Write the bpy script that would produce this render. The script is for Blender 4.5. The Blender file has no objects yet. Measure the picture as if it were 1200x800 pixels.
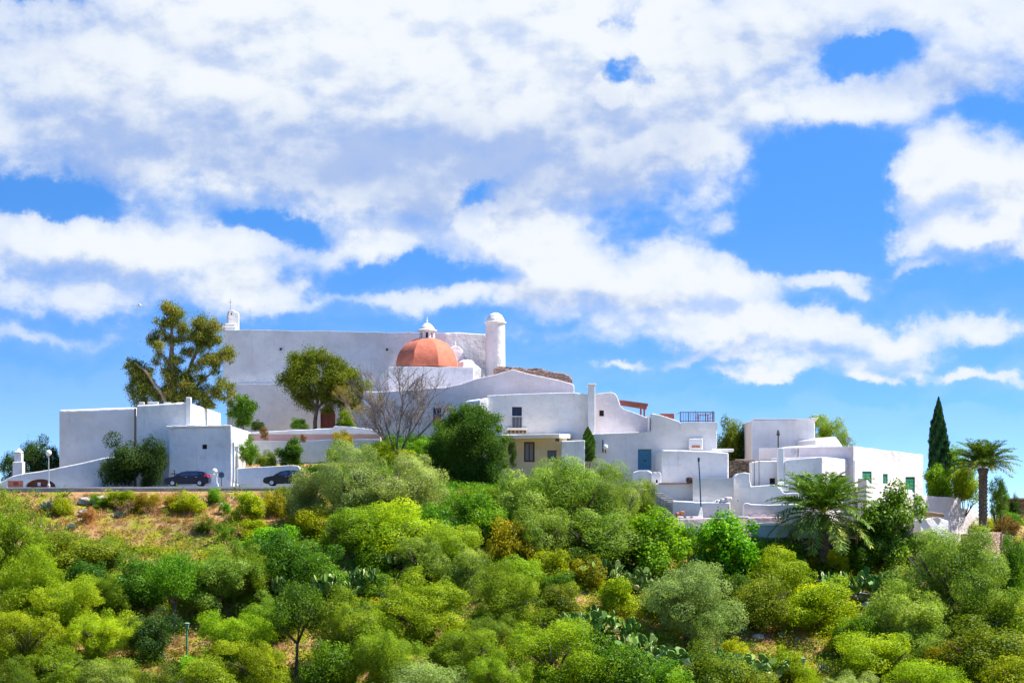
import bpy, bmesh, math, random
import numpy as np
from mathutils import Vector, Matrix
from mathutils.geometry import tessellate_polygon

F = 1200.0 * 70.0 / 36.0          # focal length in photo pixels
ZC = 30.0                         # camera height
HOR = 600.0                       # photo row of the horizon
COL = bpy.context.scene.collection
rng = random.Random(7)

def W(px, py, Y):
    return Vector(((px - 600.0) / F * Y, Y, ZC + (HOR - py) / F * Y))

# ------------------------------------------------------------------ terrain
EDGE = [(-400, 572), (0, 576), (340, 574), (450, 566), (600, 578), (700, 594), (760, 606), (800, 628), (880, 645),
        (1000, 648), (1100, 655), (1200, 664), (1700, 690)]
PLAT = [(-400, 1.5), (120, 2.0), (190, 3.5), (280, 8.3), (650, 8.3), (760, 5.2), (900, 3.0), (1000, 2.0), (1080, 1.0), (1150, -0.2),
        (1250, -1.5), (1700, -4)]
EX = np.array([(p - 600) / F * 190 for p, _ in EDGE]); EZ = np.array([(600 - q) / F * 190 for _, q in EDGE])
PX = np.array([(p - 600) / F * 205 for p, _ in PLAT]); PZ = np.array([q for _, q in PLAT])

def sstep(a, b, x):
    t = np.clip((x - a) / (b - a), 0, 1)
    return t * t * (3 - 2 * t)

def H(x, y):
    x = np.asarray(x, float); y = np.asarray(y, float)
    ze = np.interp(x, EX, EZ); zp = np.interp(x, PX, PZ)
    s = np.maximum(192 - y, 0)
    drop = 0.4 * np.minimum(s, 60) + 8 * np.tanh(np.maximum(s - 60, 0) / 40)
    bump = (0.45 * np.sin(x * .31 + 1.3 * np.sin(y * .17)) * np.cos(y * .23 + .6 * np.sin(x * .2)) + 0.22 * np.sin(x * .9 + y * .7) * np.cos(y * 1.1 - x * .4))
    bump = bump * sstep(0, 8, s)
    terr = 0.5 * (np.abs(((s + 2 * np.sin(x * .08)) / 7.0) % 1 - .5) * 2 - .5) * sstep(2, 12, s)
    z = ze - drop + bump + terr
    z = z + (zp - ze) * sstep(200, 222, y)
    zfar = -30 + 2.5 * np.sin(x * .01) * np.cos(y * .006)
    z = z * (1 - sstep(252, 340, y)) + zfar * sstep(252, 340, y)
    side = sstep(75, 260, np.abs(x))
    z = z * (1 - side) + np.minimum(z, -22) * side
    near = 1 - sstep(8, 60, y)
    z = z * (1 - near) + (-2.0) * near
    return z + ZC

def ground_at(px, py):
    dx = (px - 600) / F; dz = (HOR - py) / F
    ys = np.arange(90, 215, .25)
    g = H(dx * ys, ys); r = ZC + dz * ys
    hit = np.nonzero(g >= r)[0]
    return float(ys[hit[0]]) if len(hit) else 190.0

# ------------------------------------------------------------------ object helpers
def tag(o, label=None, cat=None, group=None, kind=None):
    if label: o['label'] = label
    if cat: o['category'] = cat
    if group: o['group'] = group
    if kind: o['kind'] = kind
    return o

def thing(name, label, cat, loc, group=None, rot=0):
    o = bpy.data.objects.new(name, None); COL.objects.link(o)
    o.empty_display_size = .5
    o.location = loc; o.rotation_euler = (0, 0, rot)
    return tag(o, label, cat, group)

def link(name, me, parent=None, mat=None, smooth=False):
    o = bpy.data.objects.new(name, me); COL.objects.link(o)
    if mat is not None and len(me.materials) == 0: me.materials.append(mat)
    if smooth:
        me.polygons.foreach_set('use_smooth', [True] * len(me.polygons))
    if parent is not None: o.parent = parent
    return o

class MB:
    """collects shapes in world space and links them as one mesh"""
    def __init__(s): s.v = []; s.f = []
    def quad(s, *p):
        n = len(s.v); s.v += [Vector(q) for q in p]; s.f.append(list(range(n, n + len(p)))); return s
    def hexa(s, a, b):
        """a, b: two loops of equal length; joined into a closed solid"""
        n = len(s.v); k = len(a); s.v += [Vector(q) for q in a] + [Vector(q) for q in b]
        s.f.append(list(range(n, n + k))[::-1]); s.f.append(list(range(n + k, n + 2 * k)))
        for i in range(k):
            j = (i + 1) % k; s.f.append([n + i, n + j, n + k + j, n + k + i])
        return s
    def box(s, c, d, rz=0):
        c = Vector(c); x, y, z = d[0] / 2, d[1] / 2, d[2] / 2; R = Matrix.Rotation(rz, 3, 'Z')
        lo = [c + R @ Vector(q) for q in ((-x, -y, -z), (x, -y, -z), (x, y, -z), (-x, y, -z))]
        hi = [c + R @ Vector(q) for q in ((-x, -y, z), (x, -y, z), (x, y, z), (-x, y, z))]
        return s.hexa(lo, hi)
    def tube(s, p0, p1, r0, r1=None, seg=8):
        p0 = Vector(p0); p1 = Vector(p1); r1 = r0 if r1 is None else r1
        d = (p1 - p0); 
        if d.length < 1e-6: return s
        d.normalize(); a = d.orthogonal().normalized(); b = d.cross(a)
        l0 = [p0 + (a * math.cos(t) + b * math.sin(t)) * r0 for t in [2 * math.pi * i / seg for i in range(seg)]]
        l1 = [p1 + (a * math.cos(t) + b * math.sin(t)) * r1 for t in [2 * math.pi * i / seg for i in range(seg)]]
        return s.hexa(l0, l1)
    def path(s, pts, rad, seg=6):
        n0 = len(s.v); m = len(pts)
        for i, p in enumerate(pts):
            d = (pts[min(i + 1, m - 1)] - pts[max(i - 1, 0)]).normalized()
            a = d.cross(Vector((.31, .17, .9))).normalized(); b = d.cross(a)
            for k in range(seg):
                t = 2 * math.pi * k / seg
                s.v.append(p + (a * math.cos(t) + b * math.sin(t)) * rad[i])
        for i in range(m - 1):
            for k in range(seg):
                j = (k + 1) % seg
                s.f.append([n0 + i * seg + k, n0 + i * seg + j, n0 + (i + 1) * seg + j, n0 + (i + 1) * seg + k])
        s.f.append([n0 + (m - 1) * seg + k for k in range(seg)])
        s.f.append([n0 + k for k in range(seg)][::-1])
        return s
    def lathe(s, c, prof, seg=20, ph=0.0, sx=1.0):
        n0 = len(s.v); c = Vector(c)
        for r, z in prof:
            for k in range(seg):
                t = 2 * math.pi * k / seg + ph
                s.v.append(c + Vector((r * math.cos(t) * sx, r * math.sin(t), z)))
        for i in range(len(prof) - 1):
            for k in range(seg):
                j = (k + 1) % seg
                s.f.append([n0 + i * seg + k, n0 + i * seg + j, n0 + (i + 1) * seg + j, n0 + (i + 1) * seg + k])
        s.f.append([n0 + k for k in range(seg)][::-1]); m = n0 + (len(prof) - 1) * seg
        s.f.append([m + k for k in range(seg)])
        return s
    def build(s, name, mat, parent=None, bevel=0, smooth=False, seg=2, label=None):
        o0 = parent_origin(parent)
        me = bpy.data.meshes.new(name)
        me.from_pydata([v - o0 for v in s.v], [], s.f); me.update()
        o = link(name, me, parent, mat, smooth)
        if bevel: add_bevel(o, bevel, seg)
        if label: o['label'] = label
        return o

def parent_origin(p):
    v = Vector((0, 0, 0))
    while p is not None:
        v = v + Vector(p.location); p = p.parent
    return v

def add_bevel(o, w, seg=2, ang=30):
    m = o.modifiers.new('bevel', 'BEVEL'); m.width = w; m.segments = seg; m.limit_method = 'ANGLE'
    m.angle_limit = math.radians(ang); m.use_clamp_overlap = True
    return m

class Fac:
    """a vertical wall plane through two photo columns at two depths"""
    def __init__(s, A, B):
        s.pa = Vector(((A[0] - 600) / F * A[1], A[1])); pb = Vector(((B[0] - 600) / F * B[1], B[1]))
        s.u = (pb - s.pa).normalized(); s.n = Vector((-s.u.y, s.u.x))      # n points away from the camera
        if s.n.y < 0 or (abs(s.n.y) < 1e-6 and s.n.x < 0): s.n = -s.n
    def sz(s, px, py):
        r = Vector(((px - 600) / F, 1.0))
        # pa + s*u = t*r
        det = s.u.x * (-r.y) + s.u.y * r.x
        k = (-s.pa.x * (-r.y) + -s.pa.y * r.x) / det
        p = s.pa + s.u * k
        return k, ZC + (HOR - py) / F * p.y
    def at(s, k, z, off=0.0):
        p = s.pa + s.u * k + s.n * off
        return Vector((p.x, p.y, z))
    def P(s, px, py, off=0.0):
        k, z = s.sz(px, py); return s.at(k, z, off)
    def body(s, name, top, pyb, D, mat, parent, holes=(), bev=.14, jit=.035, rec=.25, sub=1.3, seed=1, drop_back=0.0, zbot=None):
        rr = random.Random(seed)
        jit *= 1.7; bev *= 1.25
        pts = [s.sz(*p) for p in top]
        out = []
        for i in range(len(pts) - 1):
            a, b = pts[i], pts[i + 1]; L = math.hypot(b[0] - a[0], b[1] - a[1])
            n = max(1, int(L / sub)) if jit > 0 else 1
            for k in range(n):
                t = k / n; j = rr.uniform(-jit, jit) if k else 0
                jn = (-(b[1] - a[1]) / L * j, (b[0] - a[0]) / L * j) if L > 1e-5 else (0, 0)
                out.append((a[0] + (b[0] - a[0]) * t + jn[0], a[1] + (b[1] - a[1]) * t + jn[1]))
        out.append(pts[-1])
        zb = zbot if zbot is not None else s.sz(top[0][0], pyb)[1]
        out.append((pts[-1][0], zb)); out.append((pts[0][0], zb))
        hol = []
        for h in holes:
            if len(h) == 4 and not isinstance(h[0], (tuple, list)):
                x0, y0, x1, y1 = h; h = [(x0, y0), (x0, y1), (x1, y1), (x1, y0)]
            hol.append([s.sz(*p) for p in h])
        bm = bmesh.new(); hl = bm.verts.layers.int.new('hole'); bw = bm.edges.layers.float.new('bevel_weight_edge')
        loops = [[Vector((a, b, 0)) for a, b in out]] + [[Vector((a, b, 0)) for a, b in h] for h in hol]
        flat = [q for l in loops for q in l]
        fv = [bm.verts.new(s.at(q.x, q.y)) for q in flat]
        tris = tessellate_polygon(loops)
        for t in tris:
            try: bm.faces.new([fv[i] for i in t])
            except ValueError: pass
        n = len(out)
        bv = [bm.verts.new(s.at(q[0], q[1] - (drop_back if i < n - 2 else 0), D)) for i, q in enumerate(out)]
        bm.faces.new(bv)
        for i in range(n):
            j = (i + 1) % n; bm.faces.new([fv[i], fv[j], bv[j], bv[i]])
        k0 = n; hv = []
        for h in hol:
            m = len(h); iv = [bm.verts.new(s.at(q[0], q[1], rec)) for q in h]; hv += iv + fv[k0:k0 + m]
            for i in range(m):
                j = (i + 1) % m; bm.faces.new([fv[k0 + i], fv[k0 + j], iv[j], iv[i]])
            k0 += m
        for v in hv: v[hl] = 1
        bmesh.ops.dissolve_limit(bm, angle_limit=.01, verts=bm.verts, edges=bm.edges)
        bmesh.ops.recalc_face_normals(bm, faces=bm.faces)
        bm.normal_update()
        for ed in bm.edges:
            if len(ed.link_faces) == 2 and ed.calc_face_angle(0) > .5: ed[bw] = .18 if any(v[hl] for v in ed.verts) else 1.0
        o0 = parent_origin(parent)
        bmesh.ops.translate(bm, vec=-o0, verts=bm.verts)
        me = bpy.data.meshes.new(name); bm.to_mesh(me); bm.free()
        o = link(name, me, parent, mat)
        if bev: add_bevel(o, bev, 3).limit_method = 'WEIGHT'
        return o
    def rect(s, x0, y0, x1, y1, off, th, mb=None):
        """a slab over a photo rectangle; front at offset off, thickness th"""
        mb = mb or MB()
        c = [(x0, y1), (x1, y1), (x1, y0), (x0, y0)]
        q = [s.sz(*p) for p in c]
        z0 = (q[0][1] + q[1][1]) / 2; z1 = (q[2][1] + q[3][1]) / 2
        q = [(q[0][0], z0), (q[1][0], z0), (q[1][0], z1), (q[0][0], z1)]
        mb.hexa([s.at(a, b, off) for a, b in q], [s.at(a, b, off + th) for a, b in q]); return mb
    def kz(s, k0, z0, k1, z1, off, th, mb=None):
        mb = mb or MB()
        q = [(k0, z0), (k1, z0), (k1, z1), (k0, z1)]
        mb.hexa([s.at(a, b, off) for a, b in q], [s.at(a, b, off + th) for a, b in q]); return mb

def window(fac, parent, rect, rec=.25, pane='glass', frame='wood_dark', bars=(1, 1), fw=.06, name='window', label=None, proud=False, extra=None):
    x0, y0, x1, y1 = rect
    k0, zt = fac.sz(x0, y0); k1, _ = fac.sz(x1, y0); zb = fac.sz((x0 + x1) / 2, y1)[1]; zt = fac.sz((x0 + x1) / 2, y0)[1]
    if k1 < k0: k0, k1 = k1, k0
    off = -.02 if proud else rec
    o = fac.kz(k0 - .03, zb - .03, k1 + .03, zt + .03, off, .05).build(name, M[pane], parent)
    if label: o['label'] = label
    f = MB(); d = off - .05
    fac.kz(k0, zb, k0 + fw, zt, d, .045, f); fac.kz(k1 - fw, zb, k1, zt, d, .045, f)
    fac.kz(k0 + fw, zt - fw, k1 - fw, zt, d, .045, f); fac.kz(k0 + fw, zb, k1 - fw, zb + fw, d, .045, f)
    nx, nz = bars
    for i in range(1, nx + 1):
        k = k0 + (k1 - k0) * i / (nx + 1); fac.kz(k - fw * .35, zb + fw, k + fw * .35, zt - fw, d + .01, .03, f)
    for i in range(1, nz + 1):
        z = zb + (zt - zb) * i / (nz + 1); fac.kz(k0 + fw, z - fw * .3, k1 - fw, z + fw * .3, d + .012, .028, f)
    f.build('frame', M[frame], o)
    if name == 'window' and not proud and k1 - k0 > .5:
        s = fac.kz(k0 - .08, zb - .09, k1 + .08, zb - .01, -.07, .06).build('sill', M['white_clean'], o, bevel=.015)
    return o
# ------------------------------------------------------------------ materials
M = {}
def nt(name):
    m = bpy.data.materials.new(name); m.use_nodes = True; t = m.node_tree; t.nodes.clear()
    out = t.nodes.new('ShaderNodeOutputMaterial'); return m, t, out
def N(t, typ, **kw):
    n = t.nodes.new(typ)
    for k, v in kw.items():
        if k.startswith('i_'):
            key = k[2:]; key = int(key) if key.isdigit() else key.replace('_', ' ')
            n.inputs[key].default_value = v
        else: setattr(n, k, v)
    return n
def rgb(c): return (c[0], c[1], c[2], 1)
def mixc(t, fac, a, b, blend='MIX'):
    n = t.nodes.new('ShaderNodeMix'); n.data_type = 'RGBA'; n.blend_type = blend
    for s, v in ((0, fac), (6, a), (7, b)):
        if isinstance(v, (int, float, tuple)): n.inputs[s].default_value = v if not isinstance(v, tuple) else rgb(v)
        else: t.links.new(v, n.inputs[s])
    return n.outputs[2]
def ramp(t, src, a, b, c0=0.0, c1=1.0):
    n = t.nodes.new('ShaderNodeMapRange'); n.interpolation_type = 'SMOOTHSTEP'
    n.inputs[1].default_value = a; n.inputs[2].default_value = b; n.inputs[3].default_value = c0; n.inputs[4].default_value = c1
    t.links.new(src, n.inputs[0]); return n.outputs[0]
def noise(t, vec, scale, detail=5, rough=.6, dist=0.0):
    n = t.nodes.new('ShaderNodeTexNoise'); n.inputs['Scale'].default_value = scale; n.inputs['Detail'].default_value = detail
    n.inputs['Roughness'].default_value = rough; n.inputs['Distortion'].default_value = dist
    t.links.new(vec, n.inputs['Vector']); return n.outputs['Fac']
def wpos(t, scale=(1, 1, 1)):
    g = t.nodes.new('ShaderNodeNewGeometry'); m = t.nodes.new('ShaderNodeMapping'); m.inputs['Scale'].default_value = scale
    t.links.new(g.outputs['Position'], m.inputs['Vector']); return m.outputs['Vector']

def plaster(name, base, stain=.5, rough_bump=.35, streak=.5, dirt=(.42, .40, .38)):
    m, t, out = nt(name); b = N(t, 'ShaderNodeBsdfPrincipled', i_Roughness=.93); b.inputs['Specular IOR Level'].default_value = .15
    p = wpos(t); big = noise(t, p, .22, 5, .6); mid = noise(t, p, 1.3, 6, .65)
    st = noise(t, wpos(t, (1.6, 1.6, .16)), 1.0, 6, .7, .2)
    c1 = tuple(x * .83 for x in base); c = mixc(t, ramp(t, big, .35, .68), base, (c1[0], c1[1] * .985, c1[2] * .97))
    c = mixc(t, ramp(t, mid, .48, .74, 0, .42 * stain), c, dirt)
    c = mixc(t, ramp(t, st, .54, .78, 0, .6 * streak), c, dirt)
    t.links.new(c, b.inputs['Base Color'])
    bn = t.nodes.new('ShaderNodeBump'); bn.inputs['Strength'].default_value = rough_bump; bn.inputs['Distance'].default_value = .12
    fine = noise(t, p, 2.4, 8, .7)
    b2 = t.nodes.new('ShaderNodeBump'); b2.inputs['Strength'].default_value = .55; b2.inputs['Distance'].default_value = .35; t.links.new(noise(t, p, .7, 3, .5), b2.inputs['Height'])
    t.links.new(b2.outputs[0], bn.inputs['Normal'])
    t.links.new(fine, bn.inputs['Height']); t.links.new(bn.outputs[0], b.inputs['Normal'])
    t.links.new(b.outputs[0], out.inputs[0]); M[name] = m; return m

def plain(name, col, rough=.6, var=.25, scale=3.0, metal=0.0, spec=.5, bump=0.0):
    m, t, out = nt(name); b = N(t, 'ShaderNodeBsdfPrincipled', i_Roughness=rough, i_Metallic=metal); b.inputs['Specular IOR Level'].default_value = spec
    p = wpos(t); n = noise(t, p, scale, 6, .65)
    c = mixc(t, ramp(t, n, .3, .7), tuple(x * (1 - var) for x in col), tuple(min(1, x * (1 + var * .6)) for x in col))
    t.links.new(c, b.inputs['Base Color'])
    if bump:
        bn = t.nodes.new('ShaderNodeBump'); bn.inputs['Strength'].default_value = bump; bn.inputs['Distance'].default_value = .1
        t.links.new(noise(t, p, scale * 2.2, 8, .7), bn.inputs['Height']); t.links.new(bn.outputs[0], b.inputs['Normal'])
    t.links.new(b.outputs[0], out.inputs[0]); M[name] = m; return m

plaster('white', (.79, .77, .755), .6, .4, .6)
plaster('white_clean', (.80, .785, .77), .35, .3, .35)
plaster('white_rough', (.79, .77, .755), .6, .55, .55)
plaster('white_stained', (.75, .755, .75), 1.0, .45, 1.2, (.40, .40, .38))
plaster('pinkish', (.78, .68, .68), .5, .4, .5, (.5, .42, .42))
plaster('pale_pink', (.74, .67, .67), .5, .35, .5, (.5, .45, .45))
plaster('rose_wall', (.80, .60, .61), .4, .3, .4, (.5, .42, .42))
plaster('rose_band', (.66, .44, .46), .3, .2, .3, (.5, .42, .42))
plaster('cream', (.78, .66, .46), .3, .2, .25, (.5, .4, .28))
plaster('cream_slab', (.84, .74, .60), .3, .3, .25, (.5, .45, .38))
plaster('beige', (.74, .69, .64), .3, .3, .3, (.5, .45, .40))
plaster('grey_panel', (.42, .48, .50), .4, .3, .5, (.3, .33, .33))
plain('dome_red', (.57, .155, .085), .85, .2, 1.4, bump=.35)
plain('door_red', (.16, .045, .03), .7, .3, 4)
plain('wood_dark', (.09, .045, .03), .7, .3, 5)
plain('pergola_red', (.26, .07, .045), .7, .3, 4)
plain('door_blue', (.05, .22, .34), .6, .25, 5)
plain('door_grey', (.17, .22, .27), .5, .2, 5)
plain('shutter_green', (.02, .20, .10), .6, .25, 5)
plain('glass', (.02, .03, .05), .15, .3, 3)
plain('glass_blue', (.02, .04, .10), .35, .3, 3, spec=.2)
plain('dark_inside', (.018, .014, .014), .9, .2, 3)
plain('iron', (.03, .032, .035), .5, .2, 5)
plain('rail_grey', (.42, .43, .45), .5, .15, 5)
plain('steel_pale', (.50, .52, .52), .45, .2, 5)
plain('concrete', (.36, .34, .31), .9, .35, 1.5, bump=.4)
plain('asphalt', (.07, .07, .07), .9, .25, 2)
plain('paint_white', (.8, .8, .8), .7, .05, 2)
plain('terracotta', (.45, .17, .09), .8, .25, 5)
plain('orange_gate', (.62, .24, .16), .8, .2, 4)
plain('red_paint', (.40, .06, .05), .6, .2, 4)
plain('bark', (.13, .10, .075), .95, .4, 3, bump=.6)
plain('bark_pale', (.27, .20, .15), .95, .35, 2, bump=.5)
plain('bark_grey', (.24, .185, .16), .95, .35, 3)
plain('car_blue', (.006, .008, .030), .3, .1, 2, spec=.35)
plain('car_black', (.006, .007, .009), .3, .1, 2, spec=.35)
plain('rubber', (.015, .015, .015), .85, .1, 4)
plain('rim', (.45, .46, .48), .35, .1, 4, metal=.8)
plain('lamp_red', (.50, .02, .02), .25, .1, 4)
plain('lamp_clear', (.65, .68, .70), .15, .1, 4)
plain('lamp_globe', (.78, .80, .80), .3, .05, 4)
plain('sign_blue', (.035, .09, .16), .5, .15, 4)
plain('post_green', (.05, .26, .12), .6, .2, 4)
plain('box_green', (.20, .34, .22), .6, .2, 4)
plain('rock', (.38, .34, .30), .95, .35, 1.8, bump=.7)
plain('feather', (.78, .78, .78), .8, .1, 4)
plain('plastic_red', (.5, .05, .04), .5, .1, 4)

def stone(name, a, b, mort, sc):
    m, t, out = nt(name); bs = N(t, 'ShaderNodeBsdfPrincipled', i_Roughness=.95); bs.inputs['Specular IOR Level'].default_value = .1
    p = wpos(t, (1, 1, 1.5)); 
    w = t.nodes.new('ShaderNodeTexNoise'); w.inputs['Scale'].default_value = 1.5; t.links.new(p, w.inputs['Vector'])
    mx = t.nodes.new('ShaderNodeVectorMath'); mx.operation = 'MULTIPLY_ADD'; mx.inputs[1].default_value = (.35, .35, .35)
    t.links.new(w.outputs['Color'], mx.inputs[0]); t.links.new(p, mx.inputs[2])
    v = N(t, 'ShaderNodeTexVoronoi'); v.inputs['Scale'].default_value = sc; t.links.new(mx.outputs[0], v.inputs['Vector'])
    e = N(t, 'ShaderNodeTexVoronoi', feature='DISTANCE_TO_EDGE'); e.inputs['Scale'].default_value = sc; t.links.new(mx.outputs[0], e.inputs['Vector'])
    sep = t.nodes.new('ShaderNodeSeparateColor'); t.links.new(v.outputs['Color'], sep.inputs[0])
    c = mixc(t, sep.outputs[0], a, b); n = noise(t, p, 3, 6, .7)
    c = mixc(t, ramp(t, n, .4, .8, 0, .5), c, tuple(x * .5 for x in a))
    c = mixc(t, ramp(t, e.outputs['Distance'], .0, .09, 1, 0), c, mort); t.links.new(c, bs.inputs['Base Color'])
    bn = t.nodes.new('ShaderNodeBump'); bn.inputs['Strength'].default_value = .8; bn.inputs['Distance'].default_value = .1
    t.links.new(ramp(t, e.outputs['Distance'], 0, .15), bn.inputs['Height']); t.links.new(bn.outputs[0], bs.inputs['Normal'])
    t.links.new(bs.outputs[0], out.inputs[0]); M[name] = m
stone('stone', (.42, .31, .22), (.60, .48, .36), (.12, .09, .07), 2.2)
stone('stone_tan', (.42, .27, .20), (.56, .40, .30), (.26, .18, .13), 2.4)
stone('stone_dark', (.15, .11, .08), (.30, .22, .15), (.06, .045, .04), 2.4)

def foliage(name, dark, light, extra=None, trans=.42, objvar=.2, gloss=.015):
    """leaf colour varies leaf by leaf (attribute tone) and plant by plant"""
    m, t, out = nt(name)
    at = N(t, 'ShaderNodeAttribute', attribute_name='tone'); oi = t.nodes.new('ShaderNodeObjectInfo')
    c = mixc(t, ramp(t, at.outputs['Fac'], 0, 1), dark, light)
    if extra is not None: c = mixc(t, ramp(t, at.outputs['Fac'], .78, .95, 0, .8), c, extra)
    hs = t.nodes.new('ShaderNodeHueSaturation')
    mr = t.nodes.new('ShaderNodeMapRange'); mr.inputs[3].default_value = 1 - objvar; mr.inputs[4].default_value = 1 + objvar
    t.links.new(oi.outputs['Random'], mr.inputs[0]); t.links.new(mr.outputs[0], hs.inputs['Value'])
    fr = N(t, 'ShaderNodeMath', operation='MULTIPLY_ADD'); fr.inputs[1].default_value = 7.31; fr.inputs[2].default_value = 0
    fc = N(t, 'ShaderNodeMath', operation='FRACT'); t.links.new(oi.outputs['Random'], fr.inputs[0]); t.links.new(fr.outputs[0], fc.inputs[0])
    mh = t.nodes.new('ShaderNodeMapRange'); mh.inputs[3].default_value = .485; mh.inputs[4].default_value = .515
    t.links.new(fc.outputs[0], mh.inputs[0]); t.links.new(mh.outputs[0], hs.inputs['Hue']); t.links.new(c, hs.inputs['Color'])
    col = hs.outputs[0]
    d = N(t, 'ShaderNodeBsdfDiffuse'); tr = N(t, 'ShaderNodeBsdfTranslucent'); g = N(t, 'ShaderNodeBsdfGlossy', i_Roughness=.5)
    t.links.new(col, d.inputs[0])
    tc = mixc(t, 1.0, col, (1.0, 1.0, .45), 'MULTIPLY'); hs2 = t.nodes.new('ShaderNodeHueSaturation'); hs2.inputs['Value'].default_value = 1.5
    t.links.new(tc, hs2.inputs['Color']); t.links.new(hs2.outputs[0], tr.inputs[0])
    ms = t.nodes.new('ShaderNodeMixShader'); ms.inputs[0].default_value = trans
    t.links.new(d.outputs[0], ms.inputs[1]); t.links.new(tr.outputs[0], ms.inputs[2])
    m2 = t.nodes.new('ShaderNodeMixShader'); m2.inputs[0].default_value = gloss
    g.inputs[0].default_value = (.8, .85, .8, 1)
    t.links.new(ms.outputs[0], m2.inputs[1]); t.links.new(g.outputs[0], m2.inputs[2])
    t.links.new(m2.outputs[0], out.inputs[0]); M[name] = m; return m
foliage('f_olive', (.13, .23, .020), (.32, .44, .060), (.42, .48, .15))
foliage('f_silver', (.17, .25, .05), (.40, .48, .16), (.58, .60, .30))
foliage('f_pine', (.13, .22, .008), (.31, .42, .02))
foliage('f_pinebright', (.19, .31, .006), (.42, .54, .015), (.52, .56, .02))
foliage('f_green', (.05, .14, .006), (.20, .36, .012), (.34, .46, .02))
foliage('f_bright', (.08, .23, .004), (.26, .48, .01), (.40, .56, .02))
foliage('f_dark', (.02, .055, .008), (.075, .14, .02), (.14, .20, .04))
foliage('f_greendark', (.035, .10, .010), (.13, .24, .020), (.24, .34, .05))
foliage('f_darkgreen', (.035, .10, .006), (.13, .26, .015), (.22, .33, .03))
foliage('f_yellow', (.18, .25, .004), (.44, .50, .006), (.64, .54, .008))
foliage('f_ochre', (.18, .18, .006), (.44, .37, .010), (.66, .38, .012))
foliage('f_euc', (.09, .12, .012), (.27, .27, .04), (.42, .22, .07), trans=.3)
foliage('f_carob', (.09, .15, .008), (.26, .33, .02), (.42, .38, .04))
foliage('f_cypress', (.010, .040, .010), (.04, .10, .016), trans=.15)
foliage('f_palm', (.045, .10, .012), (.18, .27, .03), (.46, .42, .06), trans=.25)
foliage('f_cactus', (.06, .15, .02), (.24, .36, .07), (.80, .76, .42), trans=.05)
foliage('f_agave', (.08, .14, .11), (.20, .28, .22), trans=.05)
foliage('f_red', (.14, .06, .025), (.30, .17, .05), (.28, .26, .05))
foliage('f_drygrass', (.30, .15, .055), (.50, .28, .09), (.54, .42, .05), trans=.3)
foliage('f_scrub', (.07, .16, .004), (.28, .38, .008), (.50, .42, .012), objvar=0)

def ground_mat():
    m, t, out = nt('ground_soil'); b = N(t, 'ShaderNodeBsdfPrincipled', i_Roughness=.97); b.inputs['Specular IOR Level'].default_value = .05
    p = wpos(t); n1 = noise(t, p, .13, 6, .6); n2 = noise(t, p, 1.4, 8, .7); n3 = noise(t, p, .5, 5, .6)
    c = mixc(t, ramp(t, n2, .35, .7), (.28, .155, .075), (.44, .26, .12))
    c = mixc(t, ramp(t, n3, .45, .62), c, (.28, .26, .03))
    c = mixc(t, ramp(t, n1, .5, .7, 0, .6), c, (.10, .15, .015)); t.links.new(c, b.inputs['Base Color'])
    bn = t.nodes.new('ShaderNodeBump'); bn.inputs['Strength'].default_value = .8; bn.inputs['Distance'].default_value = .3
    t.links.new(n2, bn.inputs['Height']); t.links.new(bn.outputs[0], b.inputs['Normal']); t.links.new(b.outputs[0], out.inputs[0]); M['ground'] = m
ground_mat()
# ------------------------------------------------------------------ ground, road
def grid_axis(a, b, step, far, k=14):
    core = list(np.arange(a, b + .01, step))
    lo = [a - (far) * (i / k) ** 3 for i in range(k, 0, -1)]; hi = [b + far * (i / k) ** 3 for i in range(1, k + 1)]
    return np.array(lo + core + hi)
gx = grid_axis(-75, 75, 1.0, 9000); gy = np.concatenate([-900 * (np.arange(8, 0, -1) / 8) ** 3 - 2, np.arange(0, 130, 5), np.arange(130, 262, 1.0), 262 + 12000 * (np.arange(1, 22) / 21) ** 3])
X, Y_ = np.meshgrid(gx, gy); Z_ = H(X, Y_)
vs = np.stack([X, Y_, Z_], -1).reshape(-1, 3); nx_, ny_ = len(gx), len(gy)
ii = (np.arange(ny_ - 1)[:, None] * nx_ + np.arange(nx_ - 1)[None]).ravel()
fs = np.stack([ii, ii + 1, ii + 1 + nx_, ii + nx_], -1)
me = bpy.data.meshes.new('ground'); me.from_pydata(vs.tolist(), [], fs.tolist()); me.update()
o = link('ground', me, None, M['ground'], True); tag(o, 'dry grassy hillside under the white village', kind='structure')

def top_at(name, label, cat, px, py, Y, group=None): return thing(name, label, cat, W(px, py, Y), group)

# road terrace along the left
f = Fac((-60, 192.6), (352, 192.6))
mb = MB(); zr = W(0, 571.5, 192.6).z
a, b = W(-140, 0, 192.8).x, W(372, 0, 192.8).x
mb.quad((a, 192.8, zr - .02), (b, 192.8, zr - .02), (b, 200.5, zr + .05), (a, 200.5, zr + .05))
o = mb.build('road', M['asphalt']); tag(o, 'narrow asphalt road running along the terrace edge', kind='structure')
mb = MB(); mb.hexa([(a, 199.3, zr - .3), (b, 199.3, zr - .3), (b, 200.6, zr - .3), (a, 200.6, zr - .3)], [(a, 199.3, zr + .14), (b, 199.3, zr + .14), (b, 200.6, zr + .14), (a, 200.6, zr + .14)])
o = mb.build('pavement', M['concrete'], bevel=.02); tag(o, 'narrow pavement at the foot of the white walls', kind='structure')
t = top_at('retaining_wall', 'low grey concrete wall holding up the edge of the road with the parked cars', 'retaining wall', 150, 580, 192)
f2 = Fac((-130, 192.0), (372, 192.0))
f2.body('wall', [(-130, 572.5), (60, 572.2), (200, 571.5), (372, 570.5)], 592, .45, M['concrete'], t, bev=.05, jit=.03, seed=5)
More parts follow.
